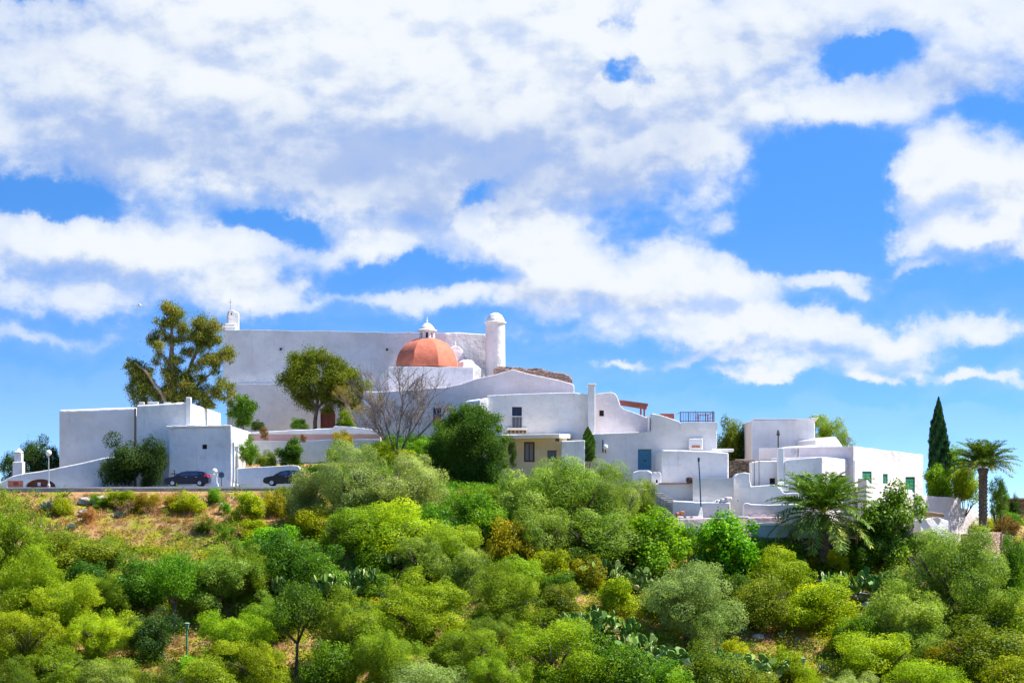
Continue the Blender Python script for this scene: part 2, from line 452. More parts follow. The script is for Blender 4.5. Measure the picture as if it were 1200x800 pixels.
f2.body('coping', [(-130, 570.9), (60, 570.7), (200, 570.0), (372, 569.0)], 572, .55, M['white_rough'], t, bev=.04, jit=.02, seed=6, zbot=None).location.y -= .05
# road lane line
# ------------------------------------------------------------------ far left wall with arch
t = top_at('boundary_wall', 'long low white wall with sloping top and a dark arched opening, far left of the road', 'wall', 70, 570, 200.8)
f = Fac((-12, 200.8), (158, 200.8))
arch = [(30, 575)] + [(47.5 - 17.5 * math.cos(math.pi * i / 10), 570 - 9.0 * math.sin(math.pi * i / 10)) for i in range(11)] + [(65, 575)]
f.body('wall', [(-12, 567), (0, 565), (14, 557.5), (30, 554), (60, 549.5), (105, 540), (122, 536), (158, 533)], 584, .8, M['white'], t, holes=[arch, (9, 563, 27, 574)], bev=.1, rec=.5, seed=3)
f.rect(28, 560, 67, 576, .5, .1).build('arch_grille', M['door_red'], t)
g = f.rect(8, 562, 28, 575, .22, .1).build('gate', M['orange_gate'], t, label='orange gate panel with small dark plaque')
f.rect(15, 564.5, 21, 568.5, .18, .05).build('plaque', M['red_paint'], g)
f.rect(43, 565, 46.5, 569, .4, .08).build('notice', M['paint_white'], t)
t = top_at('chimney', 'small white stepped chimney pillar behind the far left wall', 'chimney', 22, 562, 204)
c = W(22, 566, 204)
mb = MB(); mb.box(c + Vector((0, 0, .9)), (1.05, 1.05, 2.6)); mb.build('base', M['white_rough'], t, bevel=.08)
mb = MB(); mb.box(c + Vector((0, 0, 2.66)), (.78, .78, .92)); mb.build('shaft', M['white_rough'], t, bevel=.07)
mb = MB(); mb.lathe(c + Vector((0, 0, 3.12)), [(.48, 0), (.5, .08), (.3, .2), (.12, .42), (.02, .46)], 10); mb.build('cap', M['white_rough'], t)

# ------------------------------------------------------------------ white cube house (left)
t = top_at('house', 'large windowless white cube house behind the bushes, left of the tall eucalyptus', 'house', 115, 572, 206)
Fac((69, 206), (160, 206)).body('wall', [(69, 480), (85, 479.6), (120, 478.2), (160, 477)], 590, 18, M['white'], t, bev=.18, jit=.05, seed=11)
t = top_at('house', 'bluish white house with corner pilaster and tiny side window, beside the eucalyptus trunk', 'house', 190, 568, 203)
f = Fac((160, 203), (222, 203)); f.body('wall', [(160, 474.5), (190, 473), (222, 471.5)], 590, 22, M['white_stained'], t, bev=.12, jit=.04, seed=12, drop_back=0)
MB().box(W(221.2, 0, 202.85) * 1.0 + Vector((0, 0, W(0, 517, 202.85).z - W(0, 0, 202.85).z)), (.55, .5, 9.0)).build('corner_pilaster', M['white_clean'], t, bevel=.08)
fs_ = Fac((222, 203), (257, 224.5)); 
window(fs_, t, (245, 484.5, 250, 496), bars=(0, 0), pane='dark_inside', frame='door_red', proud=True, fw=.12)
for px in (166, 176, 182, 196, 211): MB().box(W(px, 472.6 - rng.random(), 203.4), (.5 + rng.random() * .4, .35, .22)).build('coping_stone', M['white_rough'], t, bevel=.05)

# front block at the road
t = top_at('house', 'square white house with rust streaks and one tiny window, directly behind the blue hatchback', 'house', 235, 568, 200.7)
f = Fac((197, 200.7), (272, 200.7)); f.body('wall', [(197, 502), (203, 501.2), (222, 500.3), (246, 500), (272, 499)], 585, 27, M['white_stained'], t, holes=[(237, 520.5, 242.5, 526)], bev=.14, jit=.06, seed=13)
window(f, t, (237, 520.5, 242.5, 526), bars=(0, 0), pane='dark_inside', fw=.05)
mb = MB()
for i in range(9): mb.box(f.P(199 + i * 8.4, 499.8 - .25 * i / 3, .1), (.7 + rng.random() * .25, .5, .16 + rng.random() * .1))
mb.build('coping', M['white_rough'], t, bevel=.06)
f.rect(226.6, 566, 227.4, 503, -.03, .03).build('downpipe', M['steel_pale'], t) if False else None
f.rect(272.4, 518, 275.0, 566, -.12, .1).build('corner_strip', M['white_clean'], t, bevel=.03)
# low wall right of it
t = top_at('garden_wall', 'low white wall with rounded right end, behind the second dark car', 'wall', 312, 568, 200.9)
Fac((275.6, 200.9), (352, 200.9)).body('wall', [(275.6, 549), (290, 547.5), (312, 546.5), (340, 544.8), (349, 545.2), (351.6, 548)], 585, .6, M['white_stained'], t, bev=.12, jit=.05, seed=14)
# terrace wall behind
t = top_at('terrace_wall', 'long lavender white terrace wall with a rose band and small dark window, below the church', 'wall', 370, 570, 211)
f = Fac((286, 211), (446, 211)); f.body('wall', [(286, 517), (320, 516.6), (400, 515), (425, 514.5), (446, 514.5)], 590, 1.0, M['white'], t, holes=[(374, 541, 380.5, 549)], bev=.1, jit=.03, seed=15)
window(f, t, (374, 541, 380.5, 549), pane='dark_inside', bars=(0, 0))
Fac((286, 213.4), (446, 213.4)).body('upper_wall', [(286, 509.5), (330, 507), (390, 504), (404, 500.5), (425, 503.5), (446, 507)], 535, 1.4, M['rose_band'], t, bev=.04, jit=.02, seed=16)
Fac((286, 213.0), (446, 213.0)).body('coping', [(286, 507), (330, 504.6), (389, 501.6), (392, 498.8), (410, 499.6), (446, 504.5)], 508.5, 1.7, M['white_clean'], t, bev=.1, jit=.03, seed=17)

# ------------------------------------------------------------------ church
t = top_at('church', 'big white fortress church with orange dome and round corner turret on the hilltop', 'church', 425, 505, 236)
CY = 236.0
f = Fac((261, CY), (522, CY + .2))
f.body('nave_wall', [(261, 386.2), (300, 386.4), (360, 387.6), (440, 388.8), (522, 390)], 452, 12.5, M['white_rough'], t, bev=.22, jit=.05, seed=21)
f = Fac((522, CY + .2), (582, CY + 1.5)); f.body('apse_wall', [(522, 390), (550, 390.4), (582, 391)], 520, 10.5, M['white_rough'], t, bev=.22, jit=.06, seed=22)
f = Fac((266, CY - .9), (470, CY - .9))
door = [(375.5, 506)] + [(384.2 - 8.8 * math.cos(math.pi * i / 8), 486 - 8 * math.sin(math.pi * i / 8)) for i in range(9)] + [(393, 506)]
f.body('lower_wall', [(266, 450.5), (330, 449.8), (470, 448.5)], 530, 12, M['white'], t, holes=[door], bev=.3, jit=.05, seed=23, rec=.45)
dk = f.rect(374, 477, 394.5, 506, .45, .08).build('door', M['door_red'], t)
f.rect(383.9, 478.4, 384.5, 506, .41, .03).build('door_gap', M['wood_dark'], dk)
for (px, py) in ((329, 409), (453.5, 409.5)): MB().tube(W(px, py, CY - .25), W(px, py, CY + .3), .16, .16, 8).build('water_spout', M['iron'], t, bevel=.01)
# bell gable, left
bg = thing('x', None, None, (0, 0, 0)); bpy.data.objects.remove(bg)
mb = MB(); c = W(271, 386, CY + 3)
mb.box(c + Vector((-.2, 0, -.1)), (1.8, 2.2, .8)); mb.box(c + Vector((-.05, 0, .4)), (1.35, 1.8, .5)); 
bgo = mb.build('bell_gable', M['white_rough'], t, bevel=.12)
fg = Fac((267, CY + 2.4), (280.5, CY + 2.8))
fg.body('belfry', [(267, 369), (268.2, 364.6), (270.5, 362.6), (273, 362.8), (280, 366.6), (280.6, 369)], 392, 1.0, M['white_rough'], bgo, holes=[(270.6, 366.5, 272, 369.0)], bev=.1, jit=.0)
mb = MB(); c = fg.P(270.6, 363, .5); mb.tube(c, c + Vector((0, 0, 1.35)), .022, .02, 6); mb.tube(c + Vector((-.24, 0, .95)), c + Vector((.24, 0, .95)), .02, .02, 6)
mb.build('cross', M['iron'], bgo)
# turret
c = W(580.5, 440, CY - .2); z0 = W(0, 520, CY).z - c.z; z1 = W(0, 379, CY).z - c.z; r = 11.5 / F * CY
mb = MB(); mb.lathe(c, [(r * 1.04, z0), (r * 1.02, 0), (r, z1 * .4), (r * .98, z1)], 28); tu = mb.build('turret', M['white_rough'], t, smooth=False)
mb = MB(); zt = W(0, 366.5, CY).z - c.z
mb.lathe(c, [(r * .95, z1 - .05), (r * 1.12, z1 + .02), (r * 1.12, z1 + .16), (r * .93, z1 + .22), (r * .88, z1 + .5), (r * .66, z1 + .95), (r * .35, zt - .08), (.06, zt)], 28)
mb.build('turret_cap', M['white_clean'], tu)
# chapel block under the dome
DY = 226.0
f = Fac((455, DY), (555, DY)); f.body('chapel_block', [(455, 430), (470, 429.4), (555, 430.2)], 530, 10.8, M['white_stained'], t, bev=.12, jit=.03, seed=24)
fl = Fac((432, DY + 2), (455, DY + .6)); fl.body('buttress', [(438, 447), (447, 437.5), (455, 430.5)], 530, 5, M['white_rough'], t, bev=.15, jit=.02)
# dome
dc = W(500.5, 429, DY + 4.9); R = 38.6 / F * (DY + 4.9); hh = 33.0 / F * (DY + 4.9)
prof = [(R * 1.0, -.2)] + [(R * (math.cos(a) ** .92), hh * math.sin(a) ** 1.0) for a in [math.radians(4 + q * 5.3) for q in range(15)]] + [(R * .22, hh * .985)]
mb = MB(); mb.lathe(dc, prof, 8, math.radians(22.5)); do = mb.build('dome', M['dome_red'], t)
add_bevel(do, .25, 3, 20)
lc = dc + Vector((0, 0, hh * .955)); s_ = (DY + 4.9) / F
mb = MB(); rl = 9.3 * s_; q8 = math.radians(22.5)
mb.lathe(lc, [(rl * .98, -.5), (rl * .98, .12)], 8, q8)
for k in range(8):
    a = math.radians(22.5 + 45 * k); p = lc + Vector((math.cos(a), math.sin(a), 0)) * rl * .88
    mb.box(p + Vector((0, 0, .45)), (.22, .34, .76), a)
mb.lathe(lc, [(rl * .96, .75), (rl * .96, .95)], 8, q8)
la = mb.build('lantern', M['white_clean'], do, bevel=.03)
mb = MB(); mb.lathe(lc, [(rl * .62, .1), (rl * .62, .8)], 8, q8); mb.build('lantern_glass', M['glass_blue'], do)
mb = MB(); mb.lathe(lc, [(rl * .9, .92), (rl * 1.24, .97), (rl * 1.24, 1.07), (rl * .95, 1.16), (rl * .82, 1.42), (rl * .56, 1.68), (rl * .25, 1.86), (.07, 1.92), (.06, 2.05), (.13, 2.12), (.05, 2.22), (.02, 2.6)], 20)
mb.build('lantern_cap', M['white_clean'], do)
# side gable behind the dome
fg = Fac((523, DY + 8.6), (548, DY + 9.4))
sg = fg.body('side_gable', [(522, 424), (524, 411), (529, 406.5), (534, 404.8), (539, 406.5), (543, 411), (545, 424)], 440, .8, M['white_rough'], t, bev=.1, jit=0)
mb = MB(); c = fg.P(534, 405.2, .4); mb.tube(c, c + Vector((0, 0, .75)), .1, .05, 8); mb.tube(c + Vector((0, 0, .28)), c + Vector((0, 0, .34)), .16, .16, 8); mb.build('finial', M['white_clean'], sg)
fg = Fac((540, DY + 7), (566, DY + 8.6)); fg.body('side_wall', [(541, 432), (543, 424), (548, 420.5), (554, 422), (558, 427), (566, 433)], 450, 1.5, M['white_rough'], t, bev=.15, jit=.03)

# ------------------------------------------------------------------ long gabled house in front of the church
t = top_at('house', 'pinkish white gabled building with long sloping roofline, right of the orange dome', 'house', 600, 520, 220)
f = Fac((426, 220), (673, 220))
f.body('wall', [(426, 458), (470, 457), (523, 453.5), (560, 443), (600, 432.8), (603, 433), (635, 441), (671, 449.5), (673, 452)], 535, 9, M['pinkish'], t, holes=[(507.5, 477.5, 517, 491)], bev=.12, jit=.06, seed=31, drop_back=.2)
window(f, t, (507.5, 477.5, 517, 491), pane='glass_blue', frame='door_grey')
t = top_at('stone_wall', 'brown rubble stone wall top behind the pinkish gabled building, beside the round turret', 'stone wall', 630, 450, 230)
Fac((581, 230), (671, 231)).body('wall', [(581, 430.6), (590, 431), (604, 431.6), (615, 432.5), (640, 434.8), (655, 436.6), (668, 441), (671, 445)], 490, 2.2, M['stone_tan'], t, bev=.05, jit=.13, sub=.6, seed=32)
Fac((581, 231), (671, 232)).body('backing_wall', [(583, 429.2), (604, 430.4), (640, 433.6), (668, 439.5)], 490, 3.2, M['stone'], t, bev=.05, jit=.1, sub=.6, seed=33)

# ------------------------------------------------------------------ main balcony house
t = top_at('house', 'big white house with dark balcony window and cream porch, centre of the hilltop', 'house', 630, 560, 206)
f = Fac((571, 206), (692, 206))
f.body('wall', [(571, 463.2), (600, 461.8), (640, 460.4), (672, 459.8), (680, 460.8), (692, 462.4)], 580, 12, M['white_clean'], t, holes=[(600, 476.5, 611.5, 501)], bev=.22, jit=.05, seed=34)
w = window(f, t, (600, 476.5, 611.5, 501), pane='glass_blue', frame='wood_dark', bars=(1, 1), name='balcony_window')
mb = MB()
for i in range(9):
    p = f.P(599 + i * 1.65, 488, -.28); mb.tube(p, p + Vector((0, 0, -1.15)), .022, .022, 5)
mb.tube(f.P(598.6, 488, -.28), f.P(612.6, 488, -.28), .035, .035, 6); mb.tube(f.P(598.6, 488, -.28), f.P(598.6, 488, 0), .03, .03, 5); mb.tube(f.P(612.6, 488, -.28), f.P(612.6, 488, 0), .03, .03, 5)
mb.build('balcony_rail', M['rail_grey'], t)
f.rect(594, 501.5, 617.5, 503.8, -.45, .44).build('balcony_slab', M['cream_slab'], t, bevel=.03)
for i in range(5):
    f.rect(595.5 + i * 4.6, 504.3, 598 + i * 4.6, 507.2, -.35, .34).build('corbel', M['wood_dark'], t)
Fac((561, 205.2), (571, 205.6)).body('side_wing', [(562, 470), (564, 467.5), (568, 466.5), (572, 466)], 575, 4, M['white'], t, bev=.1, jit=.0)
MB().box(W(693, 0, 205.6) + Vector((0, 0, W(0, 482, 205.6).z - W(0, 0, 205.6).z)), (.74, .9, 5.3)).build('chimney', M['white'], t, bevel=.06)
MB().box(W(693, 450.8, 205.6), (.92, 1.05, .2)).build('chimney_cap', M['white_clean'], t, bevel=.05)
# porch
pf = Fac((586, 203.4), (664, 203.4))
pf.body('porch_wall', [(586, 514), (664, 513)], 580, 2.3, M['cream'], t, holes=[(614, 517.5, 626.5, 541), (641.5, 527.5, 652, 541), (650.5, 513.5, 655.5, 517)], bev=.05, jit=0)
d = window(pf, t, (614, 517.5, 626.5, 541), pane='door_grey', frame='door_red', bars=(1, 0), fw=.16, name='door')
window(pf, t, (641.5, 527.5, 652, 541), pane='glass', frame='wood_dark')
window(pf, t, (650.5, 513.5, 655.5, 517), pane='glass', frame='wood_dark', fw=.04, bars=(1, 0), name='vent_window')
pr = MB(); z = W(0, 511.5, 203).z
p0 = [W(586, 0, 201.4), W(656, 0, 201.4), W(672, 0, 206), W(588, 0, 206)]
lo = [Vector((p.x, p.y, W(0, 514.6 if i < 2 else 512.0, 201.4).z)) for i, p in enumerate(p0)]; hi = [Vector((p.x, p.y, q.z + .46)) for p, q in zip(p0, lo)]
for i in (1,): lo[i].z += .15; hi[i].z += .1
pr.hexa(lo, hi); pr.build('porch_roof', M['cream_slab'], t, bevel=.05)
mb = MB(); mb.tube(W(589, 515, 201.8), W(589, 575, 201.8), .12, .12, 10); mb.build('porch_post', M['white'], t)
f = Fac((658, 200.2), (685.5, 200.2)); f.body('annex', [(658, 516.4), (672, 516), (685.5, 515.4)], 580, 3.0, M['white_stained'], t, bev=.08, jit=.02, seed=35)

# curved pinkish wing
t = top_at('house', 'pale pink wing with wave shaped parapet and one square window, right of the slim chimney', 'house', 725, 508, 207)
f = Fac((697, 207), (763, 207))
f.body('wall', [(697, 463), (700, 461), (708, 460), (716, 459.4), (720, 460.4), (723, 463.5), (725, 469), (727, 475), (731, 479), (740, 482), (752, 486.5), (763, 491)], 540, 6, M['pale_pink'], t, holes=[(702.3, 480.5, 707.8, 487.5)], bev=.25, jit=.0, seed=36)
window(f, t, (702.3, 480.5, 707.8, 487.5), pane='dark_inside', frame='door_red', bars=(0, 0))
t = top_at('pergola', 'red brown timber pergola roof on posts above the pale pink wing', 'pergola', 745, 485, 209)
mb = MB(); q = [(726, 471.3, 208), (759.5, 475.6, 208), (758, 476.3, 212), (728, 471.8, 212)]
lo = [W(*p) for p in q]; mb.hexa(lo, [p + Vector((0, 0, .26)) for p in lo]); mb.build('roof', M['pergola_red'], t)
mb = MB(); mb.hexa([W(726.5, 470.6, 208.1), W(758.5, 474.8, 208.1), W(758.5, 474.8, 208.3), W(726.5, 470.6, 208.3)], [W(727, 474.9, 208.1), W(757.5, 479.8, 208.1), W(757.5, 479.8, 208.3), W(727, 474.9, 208.3)]); mb.build('beam', M['pergola_red'], t)
for px in (751, 755): 
    mb = MB(); mb.box((W(px, 0, 208.2).x, 208.3, (W(0, 478.5, 208.2).z + W(0, 497, 208.2).z) / 2), (.18, .18, 1.65)); mb.build('post', M['pergola_red'], t)

# ------------------------------------------------------------------ house with blue door
t = top_at('house', 'white house with a blue plank door and black roof terrace railing', 'house', 770, 560, 202)
f = Fac((686, 202), (841, 202))
f.body('wall', [(691, 508.2), (720, 507.0), (755, 505.6), (762.6, 505.2), (762.9, 485.5), (764, 484.2), (775, 486.4), (787, 490.4), (796.5, 493.8), (797.5, 495.2), (840, 494.6)], 600, 9, M['white'], t, holes=[(747.6, 526, 763.5, 550)], bev=.15, jit=.03, seed=41)
bd = window(f, t, (747.6, 526, 763.5, 550), pane='door_blue', frame='door_blue', bars=(3, 0), fw=.09, name='door', label='blue plank door')
f.rect(754.5, 538.4, 756.6, 540.4, .1, .1).build('knocker', M['iron'], bd)
# roof parapet bulge
f.body('parapet', [(797, 496.5), (799, 494.6), (840.5, 494.2), (841.2, 497)], 503, .5, M['white_clean'], t, bev=.2, jit=.05, seed=42).location.y -= .12
mb = MB()
zt_ = f.sz(797, 482.6)[1]; zb_ = f.sz(797, 494.4)[1]; k0 = f.sz(797.5, 490)[0]; k1 = f.sz(837, 490)[0]
for i in range(21):
    k = k0 + (k1 - k0) * i / 20; mb.tube(f.at(k, zb_ - .1, .3), f.at(k, zt_, .3), .026 if i % 5 else .05, None, 6)
mb.tube(f.at(k0, zt_, .3), f.at(k1, zt_, .3), .04, None, 6); mb.tube(f.at(k0, zb_ + .12, .3), f.at(k1, zb_ + .12, .3), .03, None, 6)
for k in (k0, k1): mb.tube(f.at(k, zt_, .3), f.at(k, zt_, 5), .04, None, 6)
mb.build('terrace_railing', M['iron'], t)
f.rect(775.5, 483.2, 792, 489.5, 2.0, 1.5).build('roof_hut', M['pergola_red'], t, bevel=.03)
f.body('chimney_block', [(806.5, 514), (823, 513.6)], 527, .6, M['white_clean'], t, bev=.06, jit=0).location.y -= .6
f.rect(810, 522.0, 820, 524.6, -.66, .1).build('chimney_vent', M['terracotta'], t)
f.rect(761.2, 489.5, 762.3, 504, -.22, .1).build('drain_pipe', M['iron'], t)
# terrace furniture behind railing
tb = top_at('table', 'small red table on the roof terrace behind the black railing', 'table', 824, 494.5, 204)
c = W(824, 494.5, 204); MB().box(c + Vector((0, 0, .72)), (1.1, .8, .06)).build('tabletop', M['terracotta'], tb)
for sx in (-.45, .45):
    for sy in (-.3, .3): MB().box(c + Vector((sx, sy, .35)), (.06, .06, .68)).build('leg', M['terracotta'], tb)
for px, sgn, lb in ((817, 1, 'left'), (833, -1, 'right')):
    ch = top_at('chair', f'red garden chair {lb} of the small table on the railed roof terrace', 'chair', px, 494.5, 204.3, 'chairs on the roof terrace')
    c = W(px, 494.5, 204.3)
    MB().box(c + Vector((0, 0, .45)), (.45, .45, .05)).build('seat', M['plastic_red'], ch)
    MB().box(c + Vector((-.2 * sgn, 0, .8)), (.05, .45, .7)).build('backrest', M['plastic_red'], ch)
    for sx in (-.19, .19):
        for sy in (-.19, .19): MB().box(c + Vector((sx, sy, .21)), (.04, .04, .43)).build('leg', M['plastic_red'], ch)
# ------------------------------------------------------------------ annex block J
t = top_at('house', 'plain white annex block with flat top in front of the black terrace railing house', 'house', 815, 563, 198)
f = Fac((776, 198), (855, 198)); f.body('wall', [(776, 527), (800, 527.2), (830, 528.2), (854, 530.2)], 585, 3.6, M['white'], t, bev=.12, jit=.03, seed=43)
Fac((768, 200.2), (776, 198)).body('side_wall', [(768, 532), (776, 527.2)], 580, 1.0, M['white_clean'], t, bev=.05, jit=0)
mb = MB(); mb.box(W(846, 527.6, 199.8), (2.2, 1.6, .3)); mb.build('roof_step', M['white_rough'], t, bevel=.08)
# well
t = top_at('well_house', 'small white domed well structure with little arched niches beside the blue door', 'well', 768, 566, 196.5)
c = W(768, 566, 196.5)
Fac((742, 197), (764, 197)).body('side_bench', [(742, 553), (748, 551), (760, 551), (764, 553)], 585, 1.2, M['white_clean'], t, bev=.12, jit=.02)
f = Fac((763, 196.4), (775, 196.4)); f.body('body', [(763, 558), (763.4, 555), (765, 553), (767, 552.6), (769, 553.8), (771, 552.4), (773.5, 553), (775, 556), (775, 558)], 580, 1.1, M['white_clean'], t, holes=[[(768.6, 565.5), (768.6, 562.5), (769.6, 561.4), (770.8, 562.5), (770.8, 565.5)]], bev=.07, jit=0)
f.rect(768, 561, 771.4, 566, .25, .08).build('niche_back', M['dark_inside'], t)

# lower terraces K
t = top_at('terrace_wall', 'beige rendered terrace wall with narrow rusty ledge under the annex block', 'wall', 800, 585, 195)
f = Fac((760, 195.2), (812, 195.2)); f.body('wall', [(760, 566.8), (790, 566.6), (812, 565.6)], 600, 2.0, M['beige'], t, bev=.05, jit=.02, seed=44)
f.rect(772, 565.6, 808, 567.0, -.15, .5).build('ledge', M['terracotta'], t)
mb = MB(); mb.lathe(W(808.6, 566, 195), [(.3, 0), (.42, .3), (.36, .55), (.1, .62)], 10); mb.build('pot', M['wood_dark'], t)
t = top_at('terrace_wall', 'square beige wall panel directly behind the slim dark pole', 'wall', 835, 588, 194)
Fac((812, 194), (860, 194)).body('wall', [(812, 560.2), (835, 560), (860, 560)], 605, 2.8, M['beige'], t, bev=.06, jit=.02, seed=45)
t = top_at('steps', 'small stone steps descending beside the beige terrace wall', 'steps', 775, 585, 194)
mb = MB()
for i in range(6): mb.box(W(770 + i * 3.6, 577.5 + i * 2.0, 194 - i * .15) - Vector((0, 0, 1.2)), (1.2, 1.2, 2.4))
mb.build('treads', M['concrete'], t, bevel=.04)
t = top_at('terrace_wall', 'white lower terrace wall below the slim dark pole with lumpy top', 'wall', 825, 610, 192.6)
f = Fac((788, 192.6), (858, 192.6)); f.body('wall', [(788, 586.2), (812, 587.2), (815, 588), (838, 588), (856, 588.6)], 640, 1.6, M['white_clean'], t, bev=.1, jit=.05, seed=46)
mb = MB()
for px, py, s in ((842, 587, .5), (848, 586, .6), (853, 584, .55), (838, 587.6, .35)): mb.box(W(px, py, 193.0), (s * 1.3, .6, s * .6), .4)
mb.build('rubble', M['white_rough'], t, bevel=.12)
for px, py in ((799.5, 601.5), (794, 603)):
    mb = MB(); mb.lathe(W(px, py + 3, 191.6), [(.12, 0), (.2, .25), (.26, .42), (.1, .5)], 10); mb.build('pot', M['terracotta'], t)
t = top_at('garden_wall', 'rosy low wall with white scalloped blocks along its top, above the bright fig tree', 'wall', 850, 620, 190.8)
f = Fac((793, 189.6), (934, 193.4)); f.body('wall', [(793, 607.5), (830, 606.8), (870, 606), (934, 605.2)], 650, .8, M['rose_wall'], t, bev=.06, jit=.02, seed=47)
mb = MB()
for px in (797, 808, 812, 819, 856, 868, 874): mb.box(W(px, 606.1, 191.1), (.55 + rng.random() * .3, .5, .22), 0)
mb.build('blocks', M['white_clean'], t, bevel=.07)
t = top_at('pole', 'slim dark leaning pole with white base standing before the beige wall panel', 'pole', 820, 598, 192)
mb = MB(); mb.path([W(821.5, 596, 191.9), W(820.3, 565, 191.9), W(818.8, 540, 191.9)], [.07, .065, .06], 8); mb.build('shaft', M['sign_blue'], t)
mb = MB(); mb.box(W(818.8, 538.2, 191.9), (.2, .2, .4)); mb.build('cap', M['iron'], t, bevel=.04)
mb = MB(); mb.hexa([W(817, 608, 191.4), W(824, 608, 191.4), W(824, 608, 192.3), W(817, 608, 192.3)], [W(820.5, 594, 191.7), W(822.5, 594, 191.7), W(822.5, 594, 192.1), W(820.5, 594, 192.1)]); mb.build('foot', M['white_clean'], t, bevel=.04)

# ------------------------------------------------------------------ buttressed house with stepped parapets
t = top_at('house', 'white stepped house with sloping buttress, tiny window and tall white chimney pillar', 'house', 890, 610, 195)
f = Fac((880, 199), (919, 199))
f.body('wall', [(880.5, 541), (890, 539.6), (914, 539.4)], 600, 8, M['white'], t, holes=[(902, 560, 908.6, 567)], bev=.1, jit=.03, seed=51)
window(f, t, (902, 560, 908.6, 567), pane='dark_inside', frame='door_red', bars=(0, 0))
MB().box((W(914.6, 0, 198.2).x, 198.2, (W(0, 524.5, 198.2).z + W(0, 580, 198.2).z) / 2), (.62, .8, 4.7)).build('chimney', M['white_clean'], t, bevel=.07)
f = Fac((866, 195), (936, 195))
f.body('buttress', [(856.5, 600), (858.5, 580), (860.5, 562), (862.5, 557), (866, 554.2), (872, 553.2), (878.5, 554.2), (879, 563.0), (880.5, 569.5), (895, 568.4), (911, 567.6), (912.5, 571), (915, 572), (917, 575.5), (920, 577.6), (936, 577.0)], 645, 2.6, M['white'], t, bev=.1, jit=.0, seed=52)
f = Fac((870, 193), (940, 193)); f.body('parapet', [(871.5, 592), (873, 589.6), (876, 588.6), (880, 590.2), (900, 591), (940, 590)], 640, 1.0, M['white'], t, bev=.1, jit=.02, seed=53)
mb = MB(); mb.path([f.P(876 + i * 1.9, 602.6 + 1.1 * math.sin(i * 1.1) - i * .02, -.03) for i in range(24)], [.03] * 24, 5); mb.build('painted_wave', M['rail_grey'], t)
mb = MB(); mb.box(W(918.5, 571.5, 195.8), (.8, 1.0, .6)); mb.box(W(915, 569.5, 196.5), (.5, 1.0, .9)); mb.build('stair_step', M['white_clean'], t, bevel=.08)
mb = MB()
for i in range(5): mb.tube(W(862 + i * 4, 538.5, 201 - i * .2), W(880 + i * 6, 539.6 - i * .2, 199.5), .07, .06, 6)
for px in (884, 889.5): mb.tube(W(px, 539.5, 198.9), W(px, 570, 198.9), .035, None, 5)
mb.build('reed_pergola', M['bark_grey'], t)
t = top_at('stone_wall', 'dark rubble wall fragment between the annex block and the stepped house', 'stone wall', 868, 555, 201)
Fac((854, 201), (890, 201)).body('wall', [(854, 540), (890, 540)], 590, 1.2, M['stone_dark'], t, bev=.04, jit=.06, sub=.6, seed=54)
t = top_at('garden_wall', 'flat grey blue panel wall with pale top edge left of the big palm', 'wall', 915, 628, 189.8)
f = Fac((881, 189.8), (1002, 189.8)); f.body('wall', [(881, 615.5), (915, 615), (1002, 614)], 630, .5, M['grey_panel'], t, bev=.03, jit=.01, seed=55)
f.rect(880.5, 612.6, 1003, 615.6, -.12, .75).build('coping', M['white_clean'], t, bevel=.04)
f.body('footing', [(876, 629.5), (940, 630), (1002, 631)], 668, .6, M['stone_dark'], t, bev=.04, jit=.05, sub=.7, seed=56).location.y -= .15
# tall block
t = top_at('house', 'tall plain white cube house with overhanging right roof corner', 'house', 918, 560, 214)
f = Fac((881, 214), (955, 214)); f.body('wall', [(881, 492.6), (883, 491.4), (900, 491.6), (955, 490.6)], 590, 9, M['white'], t, bev=.12, jit=.03, seed=57)
mb = MB(); a_ = [W(950, 489.2, 213.6), W(959.5, 489.4, 213.6), W(956, 493.5, 213.6), W(954.5, 494, 213.6)]; mb.hexa(a_, [p + Vector((0, 8, 0)) for p in a_]); mb.build('roof_corner', M['beige'], t, bevel=.04)
f.rect(882, 490.4, 952, 491.4, -.08, .3).build('coping', M['beige'], t, bevel=.02)
Fac((872, 217), (881, 214.2)).body('side_wall', [(875, 500), (881, 492.8)], 590, 5, M['beige'], t, bev=.05, jit=0)
t = top_at('chimney_pipe', 'thin black flue pipe with cowl rising above the white chimney pillar', 'chimney', 912, 530, 201)
mb = MB(); mb.tube(W(912, 532, 203), W(912, 509, 203), .07, .07, 8); mb.build('pipe', M['iron'], t)
mb = MB(); mb.lathe(W(912, 510.5, 203), [(.06, 0), (.18, .05), (.18, .25), (.1, .3), (.16, .4), (.04, .62)], 10); mb.build('cowl', M['iron'], t)
t = top_at('chimney_pipe', 'short grey flue pipe on the roof of the dark windowed block', 'chimney', 935.5, 537, 198)
mb = MB(); mb.tube(W(935.5, 540, 199), W(935.5, 525.5, 199), .12, .12, 10); mb.build('pipe', M['concrete'], t)
t = top_at('antenna', 'small pale dish antenna on the roof beside the short grey flue', 'antenna', 930.5, 538, 199)
mb = MB(); mb.tube(W(931, 540, 199.5), W(931, 529, 199.5), .03, None, 6); mb.build('mast', M['rail_grey'], t)
mb = MB(); c = W(930.4, 529, 199.3)
mb.hexa([c + Vector((.28 * math.cos(a), 0, .32 * math.sin(a))) for a in [i * .5236 for i in range(12)]], [c + Vector((.2 * math.cos(a), .08, .24 * math.sin(a))) for a in [i * .5236 for i in range(12)]]); mb.build('dish', M['steel_pale'], t)

